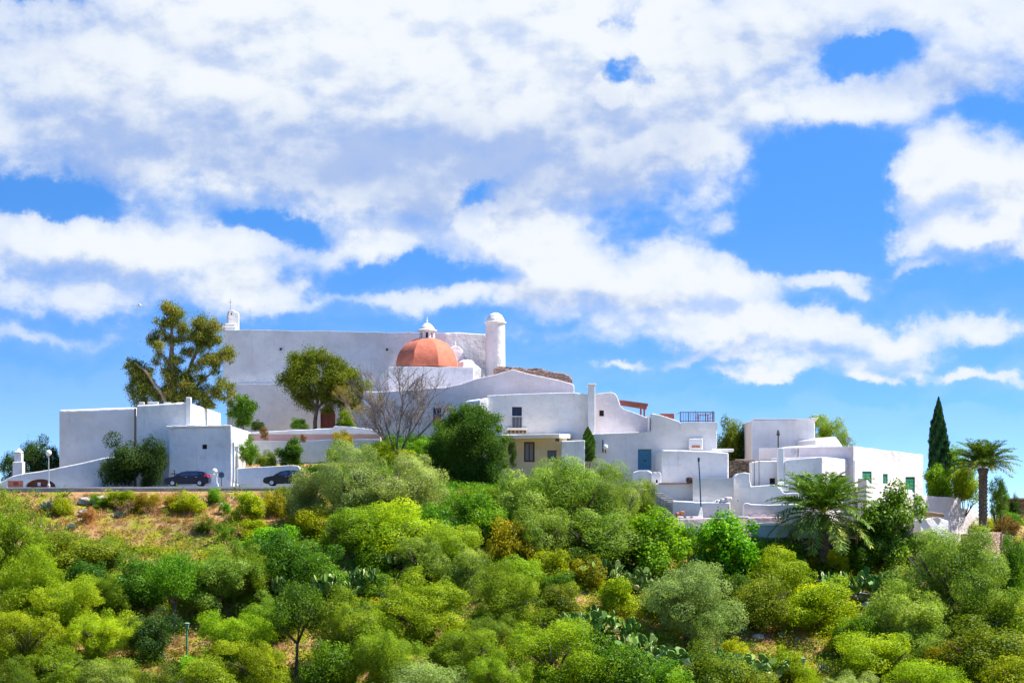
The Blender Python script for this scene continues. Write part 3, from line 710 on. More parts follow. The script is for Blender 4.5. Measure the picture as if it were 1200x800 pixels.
# block O
t = top_at('house', 'white corner block with big dark window, just behind the large palm crown', 'house', 960, 600, 196)
f = Fac((917, 198), (963.5, 196)); f.body('wall', [(917, 540), (919.5, 538.6), (940, 537), (963.5, 535)], 625, 8, M['white'], t, holes=[(932, 556.5, 947.5, 575)], bev=.1, jit=.02, seed=58, drop_back=0)
window(f, t, (932, 556.5, 947.5, 575), pane='glass', frame='door_red', bars=(1, 0))
f = Fac((963.5, 196.05), (1006.5, 201.5)); f.body('side_wall', [(963.5, 535), (985, 537), (1006.5, 540.4)], 625, 6, M['pale_pink'], t, holes=[(980.5, 557, 990.5, 568)], bev=.1, jit=.02, seed=59)
window(f, t, (980.5, 557, 990.5, 568), pane='wood_dark', frame='door_red', bars=(0, 4), fw=.06)
f.rect(959, 541, 960.6, 556, -.1, .1) 
# P barrel roofs
t = top_at('house', 'low white roof volume with small barrel vault behind the corner block', 'house', 975, 540, 206)
Fac((949, 205), (1002, 207)).body('wall', [(949, 531), (951, 524.5), (955, 521.6), (961, 520.6), (962.5, 529.5), (968, 530), (985, 527), (1002, 524)], 560, 7, M['white'], t, bev=.12, jit=.0, seed=60)
mb = MB(); a_ = [W(961.5 + 0, 530, 205.2), W(961, 522, 205.2), W(964, 519.2, 205.2), W(970, 518.4, 205.4), W(978, 520.6, 205.6), W(982, 526, 205.8), W(982, 530, 205.8)]
mb.hexa(a_, [p + Vector((.6, 4, 0)) for p in a_]); mb.build('barrel_vault', M['white_clean'], t, bevel=.1)
t = top_at('house', 'small white gable wall behind the barrel vault, before the dark pine', 'house', 972, 530, 211)
Fac((955, 211), (989, 213)).body('wall', [(955, 515.5), (970, 513.2), (979.5, 511.6), (984, 517), (988.5, 524)], 560, 3, M['white'], t, bev=.1, jit=.02, seed=61)
# Q long facade
t = top_at('house', 'long pinkish white house with three green shuttered openings, right side of the village', 'house', 1040, 590, 203)
fq = Fac((1000, 199.5), (1082, 211.5)); 
hq = [(1010.5, 552, 1021.5, 570), (1034.6, 555, 1040.4, 566.5), (1061.2, 558.6, 1072.2, 577)]
fq.body('wall', [(1000, 522.6), (1030, 526.4), (1060, 530), (1082, 532.6)], 620, 11, M['pale_pink'], t, holes=hq, bev=.1, jit=.02, seed=62, zbot=W(0, 640, 200).z)
for h, lb in zip(hq, ('large green shutter at the left end', 'small green shutter', 'large green shutter at the right end')):
    window(fq, t, h, pane='shutter_green', frame='shutter_green', bars=(1, 3), fw=.08, name='shutter', label=lb, rec=.12)
fq.rect(1000.8, 539, 1002.0, 571, -.08, .08).build('downpipe', M['white_clean'], t)
fq.body('terrace_parapet', [(1006, 560), (1011, 566.5), (1030, 569), (1060, 574), (1062, 580)], 630, 1.0, M['pale_pink'], t, bev=.08, jit=.02).location += Vector((.5, -1.6, 0))
mb = MB(); mb.path([fq.P(1020, 566, -.1), fq.P(1040, 570.0, -.1), fq.P(1060, 568.5, -.1)], [.04] * 3, 5); mb.build('pipe', M['terracotta'], t)
mb = MB(); mb.tube(fq.P(1000.5, 523, .6), fq.P(1000.5, 513, .6), .04, None, 6); mb.box(fq.P(1000.5, 515, .6), (.35, .2, .5)); mb.build('aerial', M['steel_pale'], t)
# R stepped wall on the right
t = top_at('boundary_wall', 'pinkish white stepped wall descending from the green shuttered house to the right', 'wall', 1120, 610, 205)
fr_ = Fac((1080, 203), (1162, 214))
fr_.body('wall', [(1080, 580), (1084, 580.2), (1126, 583.6), (1126.6, 595), (1145, 597.2), (1146, 600.4), (1158, 602.2), (1161, 603.5)], 650, .8, M['pale_pink'], t, bev=.08, jit=.03, seed=63, zbot=W(0, 660, 203).z)
t = top_at('garden_wall', 'short white wall under a small log roof, below the stepped wall', 'wall', 1095, 620, 197)
Fac((1078, 197), (1112, 199)).body('wall', [(1078, 609), (1100, 606), (1112, 610)], 660, 1.0, M['white_clean'], t, bev=.1, jit=.04, seed=64)
mb = MB()
for i in range(4): mb.tube(W(1078, 599 + i * 1.6, 196.4 + i * .5), W(1106, 602.5 + i * .8, 197.4 + i * .5), .13, .1, 7)
mb.build('log_roof', M['bark_pale'], t)
# retaining stone wall right
t = top_at('stone_wall', 'tan rubble stone retaining wall at the far right edge of the slope', 'stone wall', 1168, 665, 193)
f = Fac((1146, 194), (1176, 197)); f.body('wall', [(1146, 625.5), (1160, 624), (1174, 623.4)], 690, 2, M['stone_tan'], t, bev=.04, jit=.05, sub=.6, seed=65)
Fac((1173.6, 196.6), (1188, 201)).body('return_wall', [(1173.6, 624), (1188, 628)], 690, 1.4, M['stone_dark'], t, bev=.04, jit=.05, sub=.6, seed=66)
f = Fac((1152, 192.3), (1186, 192.8)); f.body('lower_wall', [(1152, 653), (1166, 652), (1176, 655), (1186, 664)], 700, 1, M['concrete'], t, bev=.05, jit=.05, seed=67)
# far house at right
t = top_at('house', 'small distant flat roofed building beyond the hill at the far right edge', 'house', 1192, 600, 330)
f = Fac((1181, 330), (1216, 330)); f.body('wall', [(1181, 585), (1216, 585)], 660, 8, M['stone_dark'], t, holes=[(1190, 590, 1196, 596)], bev=.02, jit=0)
window(f, t, (1190, 590, 1196, 596), pane='glass', bars=(1, 0))
f.rect(1178, 583.2, 1219, 585.2, -1, 9).build('roof_slab', M['concrete'], t)

# ------------------------------------------------------------------ street furniture
def lamp_post(px, pb, pt, Y, label, kind='globe'):
    t = top_at('street_lamp', label, 'street lamp', px, pb, Y); b = W(px, pb, Y); h = (pb - pt) / F * Y
    mb = MB(); mb.lathe(b, [(.16, 0), (.16, .25), (.09, .35), (.06, 1.0), (.05, h - .5)], 10); mb.build('post', M['rail_grey'], t)
    if kind == 'globe':
        mb = MB(); mb.lathe(b + Vector((0, 0, h - .55)), [(.07, 0), (.2, .06), (.29, .25), (.28, .4), (.17, .54), (.05, .6)], 14); mb.build('globe', M['lamp_globe'], t, smooth=True)
    else:
        mb = MB(); mb.box(b + Vector((0, 0, h - .35)), (.34, .34, .4)); mb.box(b + Vector((0, 0, h - .1)), (.46, .46, .08)); mb.build('lantern', M['lamp_globe'], t, bevel=.04)
lamp_post(57, 571, 527.5, 193.4, 'street lamp with pale globe beside the dark arched opening')
lamp_post(277.5, 571, 522, 193.6, 'white street lamp with square lantern by the corner of the rust streaked house', 'sq')
t = top_at('pole', 'tall dark utility pole between the two bushes at the left house corner', 'pole', 158.5, 571, 199)
b = W(158.5, 571, 199); mb = MB(); mb.tube(b, W(158.5, 478, 199), .13, .09, 8); mb.build('shaft', M['iron'], t)
mb = MB(); mb.box(b + Vector((0, -.12, 2.7)), (.14, .06, 1.2)); mb.build('conduit', M['lamp_globe'], t)
t = top_at('traffic_sign', 'round blue sign on a dark post between white monument and lamp', 'traffic sign', 259.5, 571, 193.6)
b = W(259.5, 571, 193.6); mb = MB(); mb.tube(b, b + Vector((0, 0, 1.5)), .035, None, 8); mb.build('post', M['iron'], t)
mb = MB(); c = b + Vector((0, -.06, 1.22)); ring = [c + Vector((.29 * math.cos(a), 0, .29 * math.sin(a))) for a in [i * math.pi / 12 for i in range(24)]]
mb.hexa(ring, [p + Vector((0, .03, 0)) for p in ring]); mb.build('disc', M['sign_blue'], t)
mb = MB(); ring = [c + Vector((.30 * math.cos(a), 0, .30 * math.sin(a))) for a in [i * math.pi / 12 for i in range(24)]]
mb.path([p + Vector((0, -.01, 0)) for p in ring + ring[:1]], [.018] * 25, 5); mb.build('rim', M['rail_grey'], t)
t = top_at('notice_panel', 'small pale blue white panel fixed below the round blue sign', 'panel', 267, 578, 191.7)
f = Fac((262, 191.6), (273, 191.6)); f.rect(263, 574.5, 271, 583, 0, .06).build('panel', M['steel_pale'], t, bevel=.02)
f.rect(266.5, 583.2, 267.4, 590, .0, .06).build('post', M['iron'], t)
t = top_at('monument', 'small white plaster pillar with round knob top, right behind the blue hatchback', 'monument', 251, 571, 193.7)
b = W(251.5, 571, 193.7); mb = MB(); mb.lathe(b, [(.5, 0), (.5, .35), (.34, .42), (.31, 1.15), (.42, 1.2), (.42, 1.32), (.2, 1.36)], 4, math.pi / 4); mb.build('pillar', M['white_clean'], t, bevel=.05)
mb = MB(); mb.lathe(b + Vector((0, 0, 1.34)), [(.1, 0), (.24, .12), (.28, .28), (.2, .45), (.06, .52)], 14); mb.build('knob', M['white_clean'], t, smooth=True)
t = top_at('cross', 'small dark cross standing just left of the blue hatchback', 'cross', 204.5, 571, 199.6)
b = W(204.5, 566, 199.6); mb = MB(); mb.tube(b, b + Vector((0, 0, 1.35)), .05, None, 6); mb.tube(b + Vector((-.38, 0, .95)), b + Vector((.38, 0, .95)), .045, None, 6); mb.build('bars', M['iron'], t)
# lamp on blue-door house
t = top_at('lantern', 'white globe lantern on a dark bracket on the wall left of the blue door', 'lamp', 709, 530, 201.5)
c = W(709.5, 523.5, 201.4); mb = MB(); mb.lathe(c + Vector((0, 0, -.28)), [(.05, 0), (.2, .08), (.27, .26), (.2, .46), (.05, .54)], 12); mb.build('globe', M['lamp_globe'], t, smooth=True)
mb = MB(); mb.tube(W(706.5, 530, 201.6), W(706.5, 515, 201.6), .07, None, 8); mb.tube(c + Vector((0, 0, -.25)), c + Vector((0, .1, -.6)), .06, None, 6); mb.build('bracket', M['iron'], t)
# green posts on the slope
def gpost(px, pb, pt, label):
    Y = ground_at(px, pb) ; Y = Y - 1.0; b = W(px, pb, Y); h = (pb - pt) / F * Y
    t = thing('marker_post', label, 'post', b - Vector((0, 0, .3)), 'green posts on the slope')
    mb = MB(); mb.tube(b - Vector((0, 0, 1.5)), b + Vector((0, 0, h - .3)), .07, None, 8); mb.build('post', M['post_green'], t)
    mb = MB(); mb.lathe(b + Vector((0, 0, h - .55)), [(.16, 0), (.24, .42), (.29, .44), (.29, .5), (.1, .55)], 4, math.pi / 4); mb.build('lamp_head', M['box_green'], t, bevel=.02)
gpost(219, 762, 729, 'green post with box head in the sunny gap at the left of the slope')
gpost(941, 800, 770, 'green post with box head at the bottom right of the slope')
gpost(603, 812, 793, 'green post whose box head just shows at the bottom edge')
# gull
t = top_at('gull', 'tiny white gull flying left above the eucalyptus', 'bird', 163, 358, 190)
c = W(163, 358, 190); mb = MB(); mb.path([c + Vector(p) for p in ((-.28, 0, 0), (-.2, 0, .03), (0, 0, .03), (.18, 0, .01), (.3, 0, 0))], [.02, .06, .08, .05, .02], 8); mb.build('body', M['feather'], t, smooth=True)
for sg_ in (-1, 1):
    mb = MB(); a_ = [c + Vector((-.08, 0, .05)), c + Vector((-.05, sg_ * .35, .2)), c + Vector((.1, sg_ * .75, .12)), c + Vector((.1, sg_ * .35, .16)), c + Vector((.1, 0, .05))]
    mb.hexa(a_, [p + Vector((0, 0, .015)) for p in a_]); mb.build('wing', M['feather'], t)

# ------------------------------------------------------------------ cars
def car(px_front, px_rear, pyb, Y, label, paint, est=False, group='cars parked along the road'):
    """side view, nose to the left"""
    s = 1.0; x0 = W(px_front, 0, Y).x; x1 = W(px_rear, 0, Y).x; L = x1 - x0; k = L / 4.3; z0 = W(0, pyb, Y).z
    t = thing('parked_car', label, 'car', ((x0 + x1) / 2, Y + .85, z0), group)
    def pt(u, v, y): return Vector((x0 + u * k, Y + y, z0 + v * k * .98))
    rear_top = 4.12 if est else 3.75
    low = [(.02, .32), (.0, .55), (.08, .74), (.35, .86), (.95, .97), (4.05 if est else 4.1, 1.0), (4.25, .92), (4.3, .6), (4.26, .34), (3.9, .22), (.3, .2)]
    mb = MB(); n = len(low); Wd = 1.72
    ys = [(0.0, .06), (.07, 0), (Wd - .07, 0), (Wd, .06)]
    loops = []
    for y, ins in ys:
        cx, cz = 2.15, .6
        loops.append([pt(cx + (u - cx) * (1 - ins * .35), cz + (v - cz) * (1 - ins), y) for u, v in low])
    base = len(mb.v)
    for l in loops: mb.v += l
    for q in range(3):
        for i in range(n):
            j = (i + 1) % n; mb.f.append([base + q * n + i, base + q * n + j, base + (q + 1) * n + j, base + (q + 1) * n + i])
    mb.f.append(list(range(base, base + n))[::-1]); mb.f.append(list(range(base + 3 * n, base + 4 * n)))
    body = mb.build('body', M[paint], t, bevel=.05, seg=3)
    cab = [(.95, .96), (1.75, 1.40), (2.2, 1.49), (3.1, 1.50), (rear_top - .1, 1.44), (rear_top + .08, 1.38), (4.2 if est else 4.14, .98)]
    def cabin(ins, sh):
        c0 = [pt(u, v, .06 + (v - .96) * .32 + ins) for u, v in sh]; c1 = [pt(u, v, Wd - .06 - (v - .96) * .32 - ins) for u, v in sh]; return c0, c1
    c0, c1 = cabin(0, cab); mb = MB(); mb.hexa(c0, c1); mb.build('cabin', M[paint], t, bevel=.04)
    def side_glass(name, sh):
        c0 = [pt(u, v, .06 + (v - .96) * .32 - .012) for u, v in sh]; mb = MB(); mb.hexa(c0, [p + Vector((0, .02, 0)) for p in c0]); mb.build(name, M['glass_blue'], t)
        c0 = [pt(u, v, Wd - .06 - (v - .96) * .32 - .008) for u, v in sh]; mb = MB(); mb.hexa(c0, [p + Vector((0, .02, 0)) for p in c0]); mb.build(name, M['glass_blue'], t)
    side_glass('window', [(1.3, 1.0), (1.85, 1.36), (2.25, 1.42), (2.35, 1.42), (2.35, 1.0)])
    side_glass('window', [(2.43, 1.0), (2.43, 1.42), (3.05, 1.42), (3.25, 1.36), (3.3, 1.02)])
    if est: side_glass('window', [(3.38, 1.02), (3.34, 1.37), (3.85, 1.35), (3.98, 1.04)])
    else: side_glass('window', [(3.4, 1.1), (3.36, 1.34), (3.6, 1.3), (3.68, 1.14)])
    mb = MB(); a_ = [pt(1.03, 1.01, .2), pt(1.03, 1.01, Wd - .2), pt(1.72, 1.385, Wd - .28), pt(1.72, 1.385, .28)]; mb.hexa([p + Vector((-.03, 0, .03)) for p in a_], [p + Vector((-.0, 0, .0)) for p in a_]); mb.build('windscreen', M['glass_blue'], t)
    for u in (.82, 3.42):
        for y in (.0, Wd - .2):
            c = pt(u, .31, y); mb = MB(); ww = MB()
            prof = [(.20, -.01), (.27, -.02), (.31, .02), (.31, .18), (.27, .21), (.2, .2)]
            def lay(m, prof, c=c):
                n0 = len(m.v); sg = 20
                for r, yy in prof:
                    for q in range(sg):
                        a = 2 * math.pi * q / sg; m.v.append(c + Vector((r * k * math.cos(a), yy, r * k * math.sin(a))))
                for i in range(len(prof) - 1):
                    for q in range(sg): m.f.append([n0 + i * sg + q, n0 + i * sg + (q + 1) % sg, n0 + (i + 1) * sg + (q + 1) % sg, n0 + (i + 1) * sg + q])
                m.f.append([n0 + q for q in range(sg)]); m.f.append([n0 + (len(prof) - 1) * sg + q for q in range(sg)])
            yo = -.015 if y == 0 else .015
            lay(ww, [(r, yy + yo) for r, yy in prof]); wo = ww.build('wheel', M['rubber'], t)
            lay(mb, [(.03, -.035 + yo), (.17, -.028 + yo), (.195, -.012 + yo), (.195, .21 + yo), (.05, .225 + yo)]); mb.build('rim', M['rim'], wo)
    mb = MB(); 
    for y in (.08, Wd - .38):
        mb = MB(); mb.hexa([pt(.03, .60, y), pt(.03, .60, y + .3), pt(.36, .66, y + .3), pt(.36, .66, y)], [pt(.09, .74, y), pt(.09, .74, y + .3), pt(.42, .82, y + .3), pt(.42, .82, y)]); mb.build('headlight', M['lamp_clear'], t)
    for y in (-.005, Wd - .3):
        mb = MB(); mb.hexa([pt(3.78, .93, y), pt(4.18, .90, y + .02), pt(4.30, .86, y + .3), pt(4.1, .95, y + .3)], [pt(3.9, 1.16, y + .05), pt(4.16, 1.13, y + .06), pt(4.2, 1.1, y + .3), pt(4.1, 1.16, y + .3)]); mb.build('tail_light', M['lamp_red'], t)
    mb = MB(); mb.box(pt(1.45, 1.03, -.07), (.16, .16, .12)); mb.build('mirror', M[paint], t, bevel=.03)
    for u in (2.15, 3.1):
        mb = MB(); mb.box(pt(u, .9, -.01), (.2, .04, .035)); mb.build('door_handle', M['rim'], t)
    mb = MB()
    for u in (1.28, 2.39, 3.35): mb.box(pt(u, .62, -.003), (.012, .012, .6))
    mb.build('door_seams', M['rubber'], t)
    return t
car(192, 244.5, 569.4, 194.2, 'dark blue hatchback facing left in front of the square white house', 'car_blue')
car(308, 362, 569.0, 194.4, 'black estate car partly hidden by the silvery olive, before the low white wall', 'car_black', True)
SUN_AZ, SUN_EL, SUN_STR = 84, 55, 4.1
SKY_STR, SKY_SAT, SKY_VAL, SKY_HUE = .12, 1.15, .90, .497
SKY_TINT = (.74, .86, 1.02)
CL_B, BACK_FILL = .385, 4.0
EXPO = 1.38
# ------------------------------------------------------------------ foliage meshes
def nrm(a): return a / np.maximum(np.linalg.norm(a, axis=-1, keepdims=True), 1e-9)
def leaf_mesh(name, P, Nn, L, Wd, tone, R, T=None, smooth=False, extra=None):
    n = len(P)
    if T is None:
        T = R.normal(size=(n, 3))
    T = nrm(T - Nn * (T * Nn).sum(-1, keepdims=True)); B = np.cross(Nn, T)
    L = np.broadcast_to(L, (n,))[:, None]; Wd = np.broadcast_to(Wd, (n,))[:, None]
    bend = Nn * L * .12
    v = np.stack([P - T * L * .5 - bend, P + B * Wd * .5, P + T * L * .5 - bend, P - B * Wd * .5], 1).reshape(-1, 3)
    me = bpy.data.meshes.new(name)
    me.vertices.add(n * 4); me.vertices.foreach_set('co', v.astype(np.float32).ravel())
    me.loops.add(n * 4); me.loops.foreach_set('vertex_index', np.arange(n * 4, dtype=np.int32))
    me.polygons.add(n); me.polygons.foreach_set('loop_start', np.arange(0, n * 4, 4, dtype=np.int32))
    try: me.polygons.foreach_set('loop_total', np.full(n, 4, dtype=np.int32))
    except Exception: pass
    at = me.attributes.new('tone', 'FLOAT', 'FACE'); at.data.foreach_set('value', tone.astype(np.float32))
    me.update(calc_edges=True); me.validate() if False else None
    return me

def sph(R, n):
    return nrm(R.normal(size=(n, 3)))

def crown_mesh(name, seed, nl, per, leaf, wid, lr, z0=.0, dome=.5, spread=1.0, outward=.8, shell=.55, up=0.0, jag=.2, lobes=None, lrv=.45, tonevar=.28, hang=0.0, fuzz=.05):
    """unit crown: diameter 1, height from z0 to 1"""
    R = np.random.default_rng(seed)
    if lobes is None:
        d = sph(R, nl * 4); d = d[d[:, 2] > -dome][:nl]
        ph = R.uniform(0, 6.28, 6)
        q = 1 + jag * (np.sin(d[:, 0] * 3.1 + ph[0]) * np.cos(d[:, 1] * 2.7 + ph[1]) + .6 * np.sin(d[:, 2] * 5 + ph[2] + d[:, 0] * 4)) 
        rad = R.uniform(.0, 1, len(d)) ** .35 * q * spread
        zc = z0 + (1 - z0) * (.46 if dome > .45 else .36); rz = (1 - zc) - lr * .8
        C = np.stack([d[:, 0] * (.5 - lr) * rad, d[:, 1] * (.5 - lr) * rad, zc + d[:, 2] * rz * rad], -1)
        C[:, 2] = np.maximum(C[:, 2], z0 + lr * .5)
        lrs = lr * R.uniform(1 - lrv, 1 + lrv, len(C))
    else:
        C = np.array([l[:3] for l in lobes]); lrs = np.array([l[3] for l in lobes])
    nl = len(C)
    w = lrs ** 2; cnt = np.maximum(8, (per * nl * w / w.sum())).astype(int)
    idx = np.repeat(np.arange(nl), cnt); n = len(idx)
    d = sph(R, n); 
    rr = 1 - shell * R.uniform(0, 1, n) ** 1.6
    # lumpy lobes: sub-tufts
    st = R.normal(size=(nl * 9, 3)); st = nrm(st).reshape(nl, 9, 3)
    near = (d[:, None, :] * st[idx]).sum(-1).max(-1)
    rr = rr * (.72 + .34 * np.clip((near - .5) * 2, 0, 1))
    rr = rr + (R.uniform(0, 1, n) < .12) * R.exponential(.16, n)
    P = C[idx] + d * (lrs[idx] * rr)[:, None] + R.normal(size=(n, 3)) * (lrs[idx] * fuzz)[:, None]
    P[:, 2] = np.maximum(P[:, 2], .0)
    Nn = nrm(d * outward + R.normal(size=(n, 3)) * .5 + np.array([0, 0, up]))
    lt = R.uniform(-tonevar, tonevar, nl); tone = np.clip(.45 + lt[idx] + R.normal(size=n) * .2 + .12 * (near - .75) * 3, 0, 1)
    T = None
    if hang > 0: T = R.normal(size=(n, 3)) * .5 + np.array([0, 0, -hang])
    return leaf_mesh(name, P, Nn, leaf * R.uniform(.6, 1.3, n), wid * R.uniform(.7, 1.2, n), tone, R, T)

def limb_mesh(name, seed, th=.035, top=.62, nb=6, bare=False, lean=.05):
    rr = random.Random(seed); mb = MB()
    k = Vector((rr.uniform(-lean, lean), rr.uniform(-lean, lean), top * .5))
    mb.path([Vector((0, 0, -.12)), Vector((0, 0, 0)), k * .5, k], [th * 1.35, th * 1.15, th * .9, th * .72], 8)
    for i in range(nb):
        a = 6.283 * i / nb + rr.uniform(-.4, .4); L = rr.uniform(.24, .36)
        e = k + Vector((math.cos(a) * L, math.sin(a) * L, rr.uniform(.18, .42))); m = (k + e) / 2 + Vector((0, 0, rr.uniform(-.06, .05)))
        mb.path([k - Vector((0, 0, .03)), m, e], [th * .55, th * .35, th * .12], 6)
        for q in range(2):
            e2 = m + Vector((math.cos(a + rr.uniform(-1, 1)) * .18, math.sin(a + rr.uniform(-1, 1)) * .18, rr.uniform(.1, .25))); mb.path([m, (m + e2) / 2 + Vector((0, 0, .02)), e2], [th * .3, th * .2, th * .08], 5)
    me = bpy.data.meshes.new(name); me.from_pydata(mb.v, [], mb.f); me.update()
    me.polygons.foreach_set('use_smooth', [True] * len(me.polygons)); return me

T_ = {}
T_['olive'] = [crown_mesh('olive_crown', 100 + i, 40, 760, .025, .0115, .155, dome=1, jag=.3, shell=.32, outward=1.15, fuzz=.03) for i in range(3)]
T_['olivebig'] = [crown_mesh('olive_crown', 120 + i, 58, 1000, .0165, .0082, .128, dome=1, jag=.28, shell=.30, outward=1.15, fuzz=.03) for i in range(3)]
T_['round'] = [crown_mesh('round_crown', 140 + i, 42, 480, .030, .019, .155, dome=1, jag=.36, shell=.38, outward=1.05, fuzz=.04) for i in range(4)]
T_['pine'] = [crown_mesh('pine_crown', 160 + i, 84, 470, .026, .0085, .105, dome=1, jag=.36, outward=.95, shell=.5, spread=1.04, up=.15) for i in range(4)]
T_['fig'] = [crown_mesh('leafy_crown', 180 + i, 50, 220, .044, .034, .14, dome=1, jag=.25, up=.3) for i in range(2)]
T_['shrub'] = [crown_mesh('shrub_crown', 200 + i, 34, 290, .044, .022, .16, dome=.4, jag=.25, shell=.45, outward=1.0) for i in range(4)]
T_['loose'] = [crown_mesh('loose_crown', 220 + i, 60, 150, .04, .017, .12, dome=1, jag=.35, shell=.9, outward=.4) for i in range(3)]
T_['flat'] = [crown_mesh('flat_crown', 240 + i, 44, 380, .030, .013, .14, z0=.38, dome=.6, jag=.2, shell=.5) for i in range(2)]
T_['broom'] = [crown_mesh('broom_crown', 260 + i, 30, 260, .05, .008, .17, dome=.3, jag=.2, outward=.2, shell=.8, up=0, hang=-.6) for i in range(2)]
LIMB = [limb_mesh('trunk', 300 + i) for i in range(4)]
LIMBTALL = [limb_mesh('trunk', 310 + i, th=.03, top=.8, nb=5) for i in range(2)]

def spindle(seed):
    R = np.random.default_rng(seed); n = 22000
    z = R.uniform(0, 1, n) ** .9; a = R.uniform(0, 6.283, n)
    prof = np.interp(z, [0, .06, .25, .5, .72, .86, .95, 1], [.30, .42, .5, .46, .34, .19, .08, .0])
    lump = 1 + .16 * np.sin(a * 3 + z * 9) + .12 * np.sin(a * 7 - z * 31) + .08 * np.sin(a * 5 + z * 70)
    r = prof * lump * (1 - .35 * R.uniform(0, 1, n) ** 2) + R.normal(size=n) * .012
    P = np.stack([np.cos(a) * r, np.sin(a) * r, z], -1); Nn = nrm(np.stack([np.cos(a), np.sin(a), np.full(n, .1)], -1) + R.normal(size=(n, 3)) * .4)
    T = R.normal(size=(n, 3)) * np.array([.25, .25, .1]) + np.array([0, 0, .4])
    tone = np.clip(.4 + .25 * np.sin(a * 7 - z * 31) + R.normal(size=n) * .18, 0, 1)
    return leaf_mesh('cypress_crown', P, Nn, np.full(n, .028), np.full(n, .05), tone, R, T)
T_['cypress'] = [spindle(5)]

def palm_mesh(seed, nf=66, dead=False, ev=(84, 58, 24, -28), dr=1.0):
    """unit palm crown, radius about .5 with origin at the crown centre"""
    R = np.random.default_rng(seed); P = []; Nn = []; T = []; tn = []; L = []; Wd = []
    for i in range(nf):
        a = i * 2.39996 + R.uniform(-.2, .2); e = math.radians(R.uniform(-70, -40) if dead else np.interp(i / nf, [0, .25, .6, 1], ev) + R.uniform(-8, 8))
        Lf = R.uniform(.5, .62) * (.6 if dead else (1.0 if i > 8 else .8)); m = 30; p = np.array([0, 0, 0.]); dirh = np.array([math.cos(a), math.sin(a), 0]); el = e
        side = np.array([-math.sin(a), math.cos(a), 0]); ft = R.uniform(-.15, .15) + (.35 if (i > nf * .8) else 0)
        for k in range(m):
            t = k / m; el = e - (dr if not dead else .5) * t ** 1.7; d = dirh * math.cos(el) + np.array([0, 0, math.sin(el)]); p = p + d * Lf / m
            up = np.cross(d, side) * -1
            P.append(p.copy()); Nn.append(up); T.append(d); L.append(Lf / m * 1.5); Wd.append(.014 * (1 - t * .6)); tn.append(.9 + ft)
            if t < .12: continue
            ll = .135 * math.sin(math.pi * min(1, (t * .86 + .14))) ** .6 + .02
            for sgn in (-1, 1):
                dv = side * sgn * .8 + d * .75 + up * .12 + R.normal(size=3) * .07 + np.array([0, 0, -.06]); dv /= np.linalg.norm(dv)
                P.append(p + dv * ll * .5); nn = np.cross(dv, d) * sgn + R.normal(size=3) * .15; Nn.append(nn / np.linalg.norm(nn)); T.append(dv); L.append(ll); Wd.append(.0145)
                tn.append(np.clip(.38 + ft + R.normal() * .12 + (.5 if dead else 0), 0, 1))
    Nn = nrm(np.array(Nn)); return leaf_mesh('palm_crown', np.array(P), Nn, np.array(L), np.array(Wd), np.clip(np.array(tn), 0, 1), R, np.array(T))

def cactus_mesh(seed, n=120):
    rr = random.Random(seed); vs = []; fs = []; tn = []; cnt = 0
    def pad(base, d, nrm_, L, w):
        t = d.normalized(); nn = (nrm_ - t * nrm_.dot(t)).normalized(); b = t.cross(nn); c = base + t * L * .5; n0 = len(vs); K = 12; tone = min(1, rr.random() * .8 + (.3 if rr.random() < .3 else 0))
        for off, s in ((-.5, .85), (.5, .85)):
            for q in range(K):
                a = 2 * math.pi * q / K; egg = 1 - .2 * math.cos(a)
                vs.append(c + t * (-math.cos(a) * L * .5 * s) + b * (math.sin(a) * w * .5 * s * egg) + nn * off * w * .13)
        for q in range(K):
            j = (q + 1) % K; fs.append([n0 + q, n0 + j, n0 + K + j, n0 + K + q]); tn.append(tone)
        fs.append([n0 + q for q in range(K)][::-1]); tn.append(tone); fs.append([n0 + K + q for q in range(K)]); tn.append(tone)
        return c + t * L * .46
    tips = []
    for i in range(26):
        a = rr.uniform(0, 6.28); r = .36 * rr.random() ** .5; e = Vector((math.cos(a) * r, math.sin(a) * r, rr.uniform(.0, .14)))
        pad(Vector((0, 0, 0)), e, Vector((0, 0, 1)), e.length * 1.06, .07); tips.append((e, 0))
    while cnt < n and tips:
        b, lv = tips.pop(0)
        for q in range(rr.choice((1, 2, 3)) if lv < 3 else rr.choice((0, 1))):
            d = Vector((b.x * 1.2 + rr.uniform(-1, 1), b.y * 1.2 + rr.uniform(-1, 1), rr.uniform(.1, 1.1))); L = rr.uniform(.12, .17)
            e = pad(b, d, Vector((rr.uniform(-1, 1), rr.uniform(-1.6, 1.6), rr.uniform(-.6, .6))), L, L * rr.uniform(.62, .85)); cnt += 1; tips.append((e, lv + 1))
    zm = max(v.z for v in vs); xm = max(math.hypot(v.x, v.y) for v in vs)
    me = bpy.data.meshes.new('pads'); me.from_pydata([Vector((v.x / xm * .5, v.y / xm * .5, v.z / xm * .5)) for v in vs], [], fs); me.update()
    at = me.attributes.new('tone', 'FLOAT', 'FACE'); at.data.foreach_set('value', tn); return me
T_['cactus'] = [cactus_mesh(400 + i) for i in range(4)]
